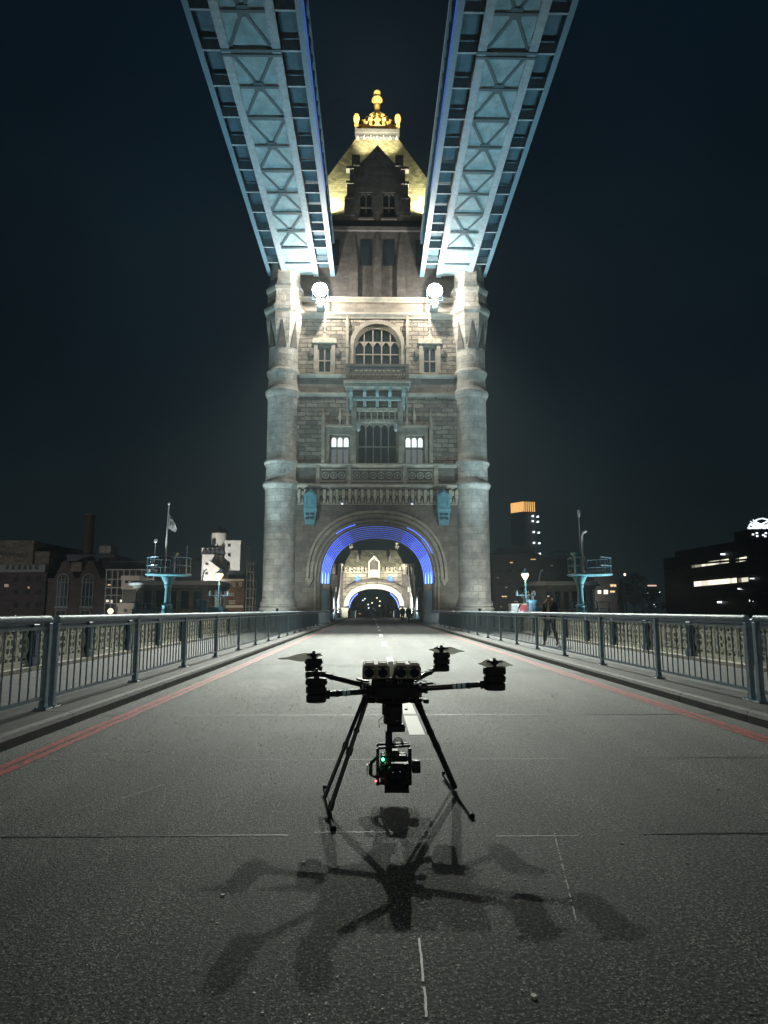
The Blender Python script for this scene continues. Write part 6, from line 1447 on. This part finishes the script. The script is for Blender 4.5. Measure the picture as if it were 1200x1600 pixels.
p0, p1 = at(1013, 914, 210), at(1026, 916, 210); b = MB(); b.box(p0.x, p1.x, 210, 210.6, p1.z, p0.z); tag(b.build('lit_canopy', emis('pink_canopy_glow', (1, .6, .5), .9)), 'short pinkish lit strip on a dark roofline left of the riverside offices', 'lit canopy')
p0, p1 = at(1012, 925, 210), at(1028, 927, 210); b = MB(); b.box(p0.x, p1.x, 210, 210.6, p1.z, p0.z); tag(b.build('lit_canopy', emis('grey_canopy_glow', (.7, .9, .8), .5)), 'short greenish lit strip just below the pinkish one, left of the riverside offices', 'lit canopy')
# shops beyond the gateway
Y = 175; S = bldg('street_block', 'low lit shop row left of the road seen through the far gateway', 'building', [(545, 568, 946, None)], Y, 12, M_cb); wins(S, [(549, 957, 4, 6), (555, 957, 5, 6), (562, 957, 4, 6)], Y, M_winw)
S = bldg('street_block', 'low lit shop row right of the road seen through the far gateway', 'building', [(598, 624, 948, None)], Y, 12, M_cd); wins(S, [(602, 957, 4, 6), (609, 957, 5, 5), (617, 957, 4, 6)], Y, M_winw)

# trees ------------------------------------------------------------------
M_leaf = mat('tree_leaves', (.045, .07, .03), .6, var=.4, scale=.8); M_bark = mat('tree_bark', (.06, .05, .04), .9, var=.3, scale=4)
def tree(pxc, Y, pyt, wpx, lab, seed, n=1500):
    rr = random.Random(seed); x = at(pxc, 940, Y).x; zt_ = at(pxc, pyt, Y).z; w_ = wpx*Y/F/2; H = zt_-ZG; g0 = ZG
    root = empty('street_tree', (x, Y, g0), lab, 'tree', 'trees on the far bank')
    b = MB(); b.tube([(x, Y, g0), (x+.2, Y, g0+H*.3), (x, Y+.2, g0+H*.6)], [.45, .33, .15], 8); ends = []
    for k in range(9):
        a = rr.random()*6.28; h = g0+H*rr.uniform(.3, .5); e_ = (x+math.cos(a)*w_*.6, Y+math.sin(a)*w_*.6, h+H*rr.uniform(.15, .35)); b.tube([(x, Y, h), ((x+e_[0])/2, (Y+e_[1])/2, (h+e_[2])/2+.4), e_], [.18, .1, .04], 6); ends.append(e_)
    b.build('trunk', M_bark, root)
    cl = [(x+rr.gauss(0, .45)*w_, Y+rr.gauss(0, .45)*w_, g0+H*rr.uniform(.42, .9), rr.uniform(.22, .42)*w_) for _ in range(16)]
    b = MB()
    for i in range(n):
        c = rr.choice(cl); v = Vector((rr.gauss(0, 1), rr.gauss(0, 1), rr.gauss(0, .8))).normalized()*c[3]*rr.uniform(.6, 1.1); p = Vector(c[:3])+v; s_ = rr.uniform(.18, .42)
        u = Vector((rr.gauss(0,1), rr.gauss(0,1), rr.gauss(0,1))).normalized()*s_; t = u.cross(Vector((rr.gauss(0,1), rr.gauss(0,1), rr.gauss(0,1)))).normalized()*s_*.6
        b.add([p-u, p-t, p+u, p+t], [(0,1,2,3)])
    b.build('crown', M_leaf, root)
tree(553, 150, 938, 22, 'dark leafy tree left of the road beyond the far gateway', 1, 900); tree(606, 150, 927, 26, 'dark leafy tree right of the road beyond the far gateway', 2, 900); tree(622, 140, 936, 14, 'reddish-lit small tree at the right edge of the far gateway opening', 3, 500)
tree(990, 190, 893, 50, 'big dark tree on the right skyline left of the riverside offices', 4, 1800); tree(1015, 180, 918, 40, 'lower dark tree just left of the riverside offices', 5, 1200); tree(1195, 150, 915, 40, 'dark tree at the right edge of the frame before the riverside offices', 6, 1500)

# added lamps that brighten the dark buildings on the far banks
for loc, aim, pw, c, cone, lab in (
    ((-44, 142, 3), (-38, 165, 10), 36000, (1, .97, .9), 90, 'added white fill light on the left bank in front of the domed block'),
    ((-100, 150, 6), (-100, 185, 8), 14000, (.85, .9, 1), 140, 'added white fill light on the left bank in front of the brewhouse'),
    ((-62, 140, -1), (-72, 168, 6), 9000, (1, .9, .75), 120, 'added warm fill light on the left bank in front of the balconied flats'),
    ((-30, 132, 0), (-32, 150, 4), 5000, (1, .8, .55), 110, 'added warm fill light on the left bank in front of the brown brick flats'),
    ((60, 190, 3), (60, 258, 10), 16000, (1, .85, .65), 130, 'added warm fill light on the right bank before the stepped offices')):
    flood('x', loc, aim, pw, c, cone, lab)
# ================================================================== HAZE
if HAZE:  # volume added so the floodlights get a soft glow
    b = MB(); b.box(-240, 240, -30, 480, -10.5, 80)
    hz = b.build('haze', bpy.data.materials.new('glow_haze')); tag(hz, 'thin haze added for lamp glow over the bridge and river', 'haze', kind='stuff')
    m = hz.data.materials[0] or bpy.data.materials['glow_haze']; m.use_nodes = True; n = m.node_tree.nodes; n.clear()
    o = n.new('ShaderNodeOutputMaterial'); v = n.new('ShaderNodeVolumePrincipled'); v.inputs['Color'].default_value = (.75, .9, .95, 1); v.inputs['Density'].default_value = HAZE_D; v.inputs['Anisotropy'].default_value = .25
    m.node_tree.links.new(v.outputs[0], o.inputs['Volume'])
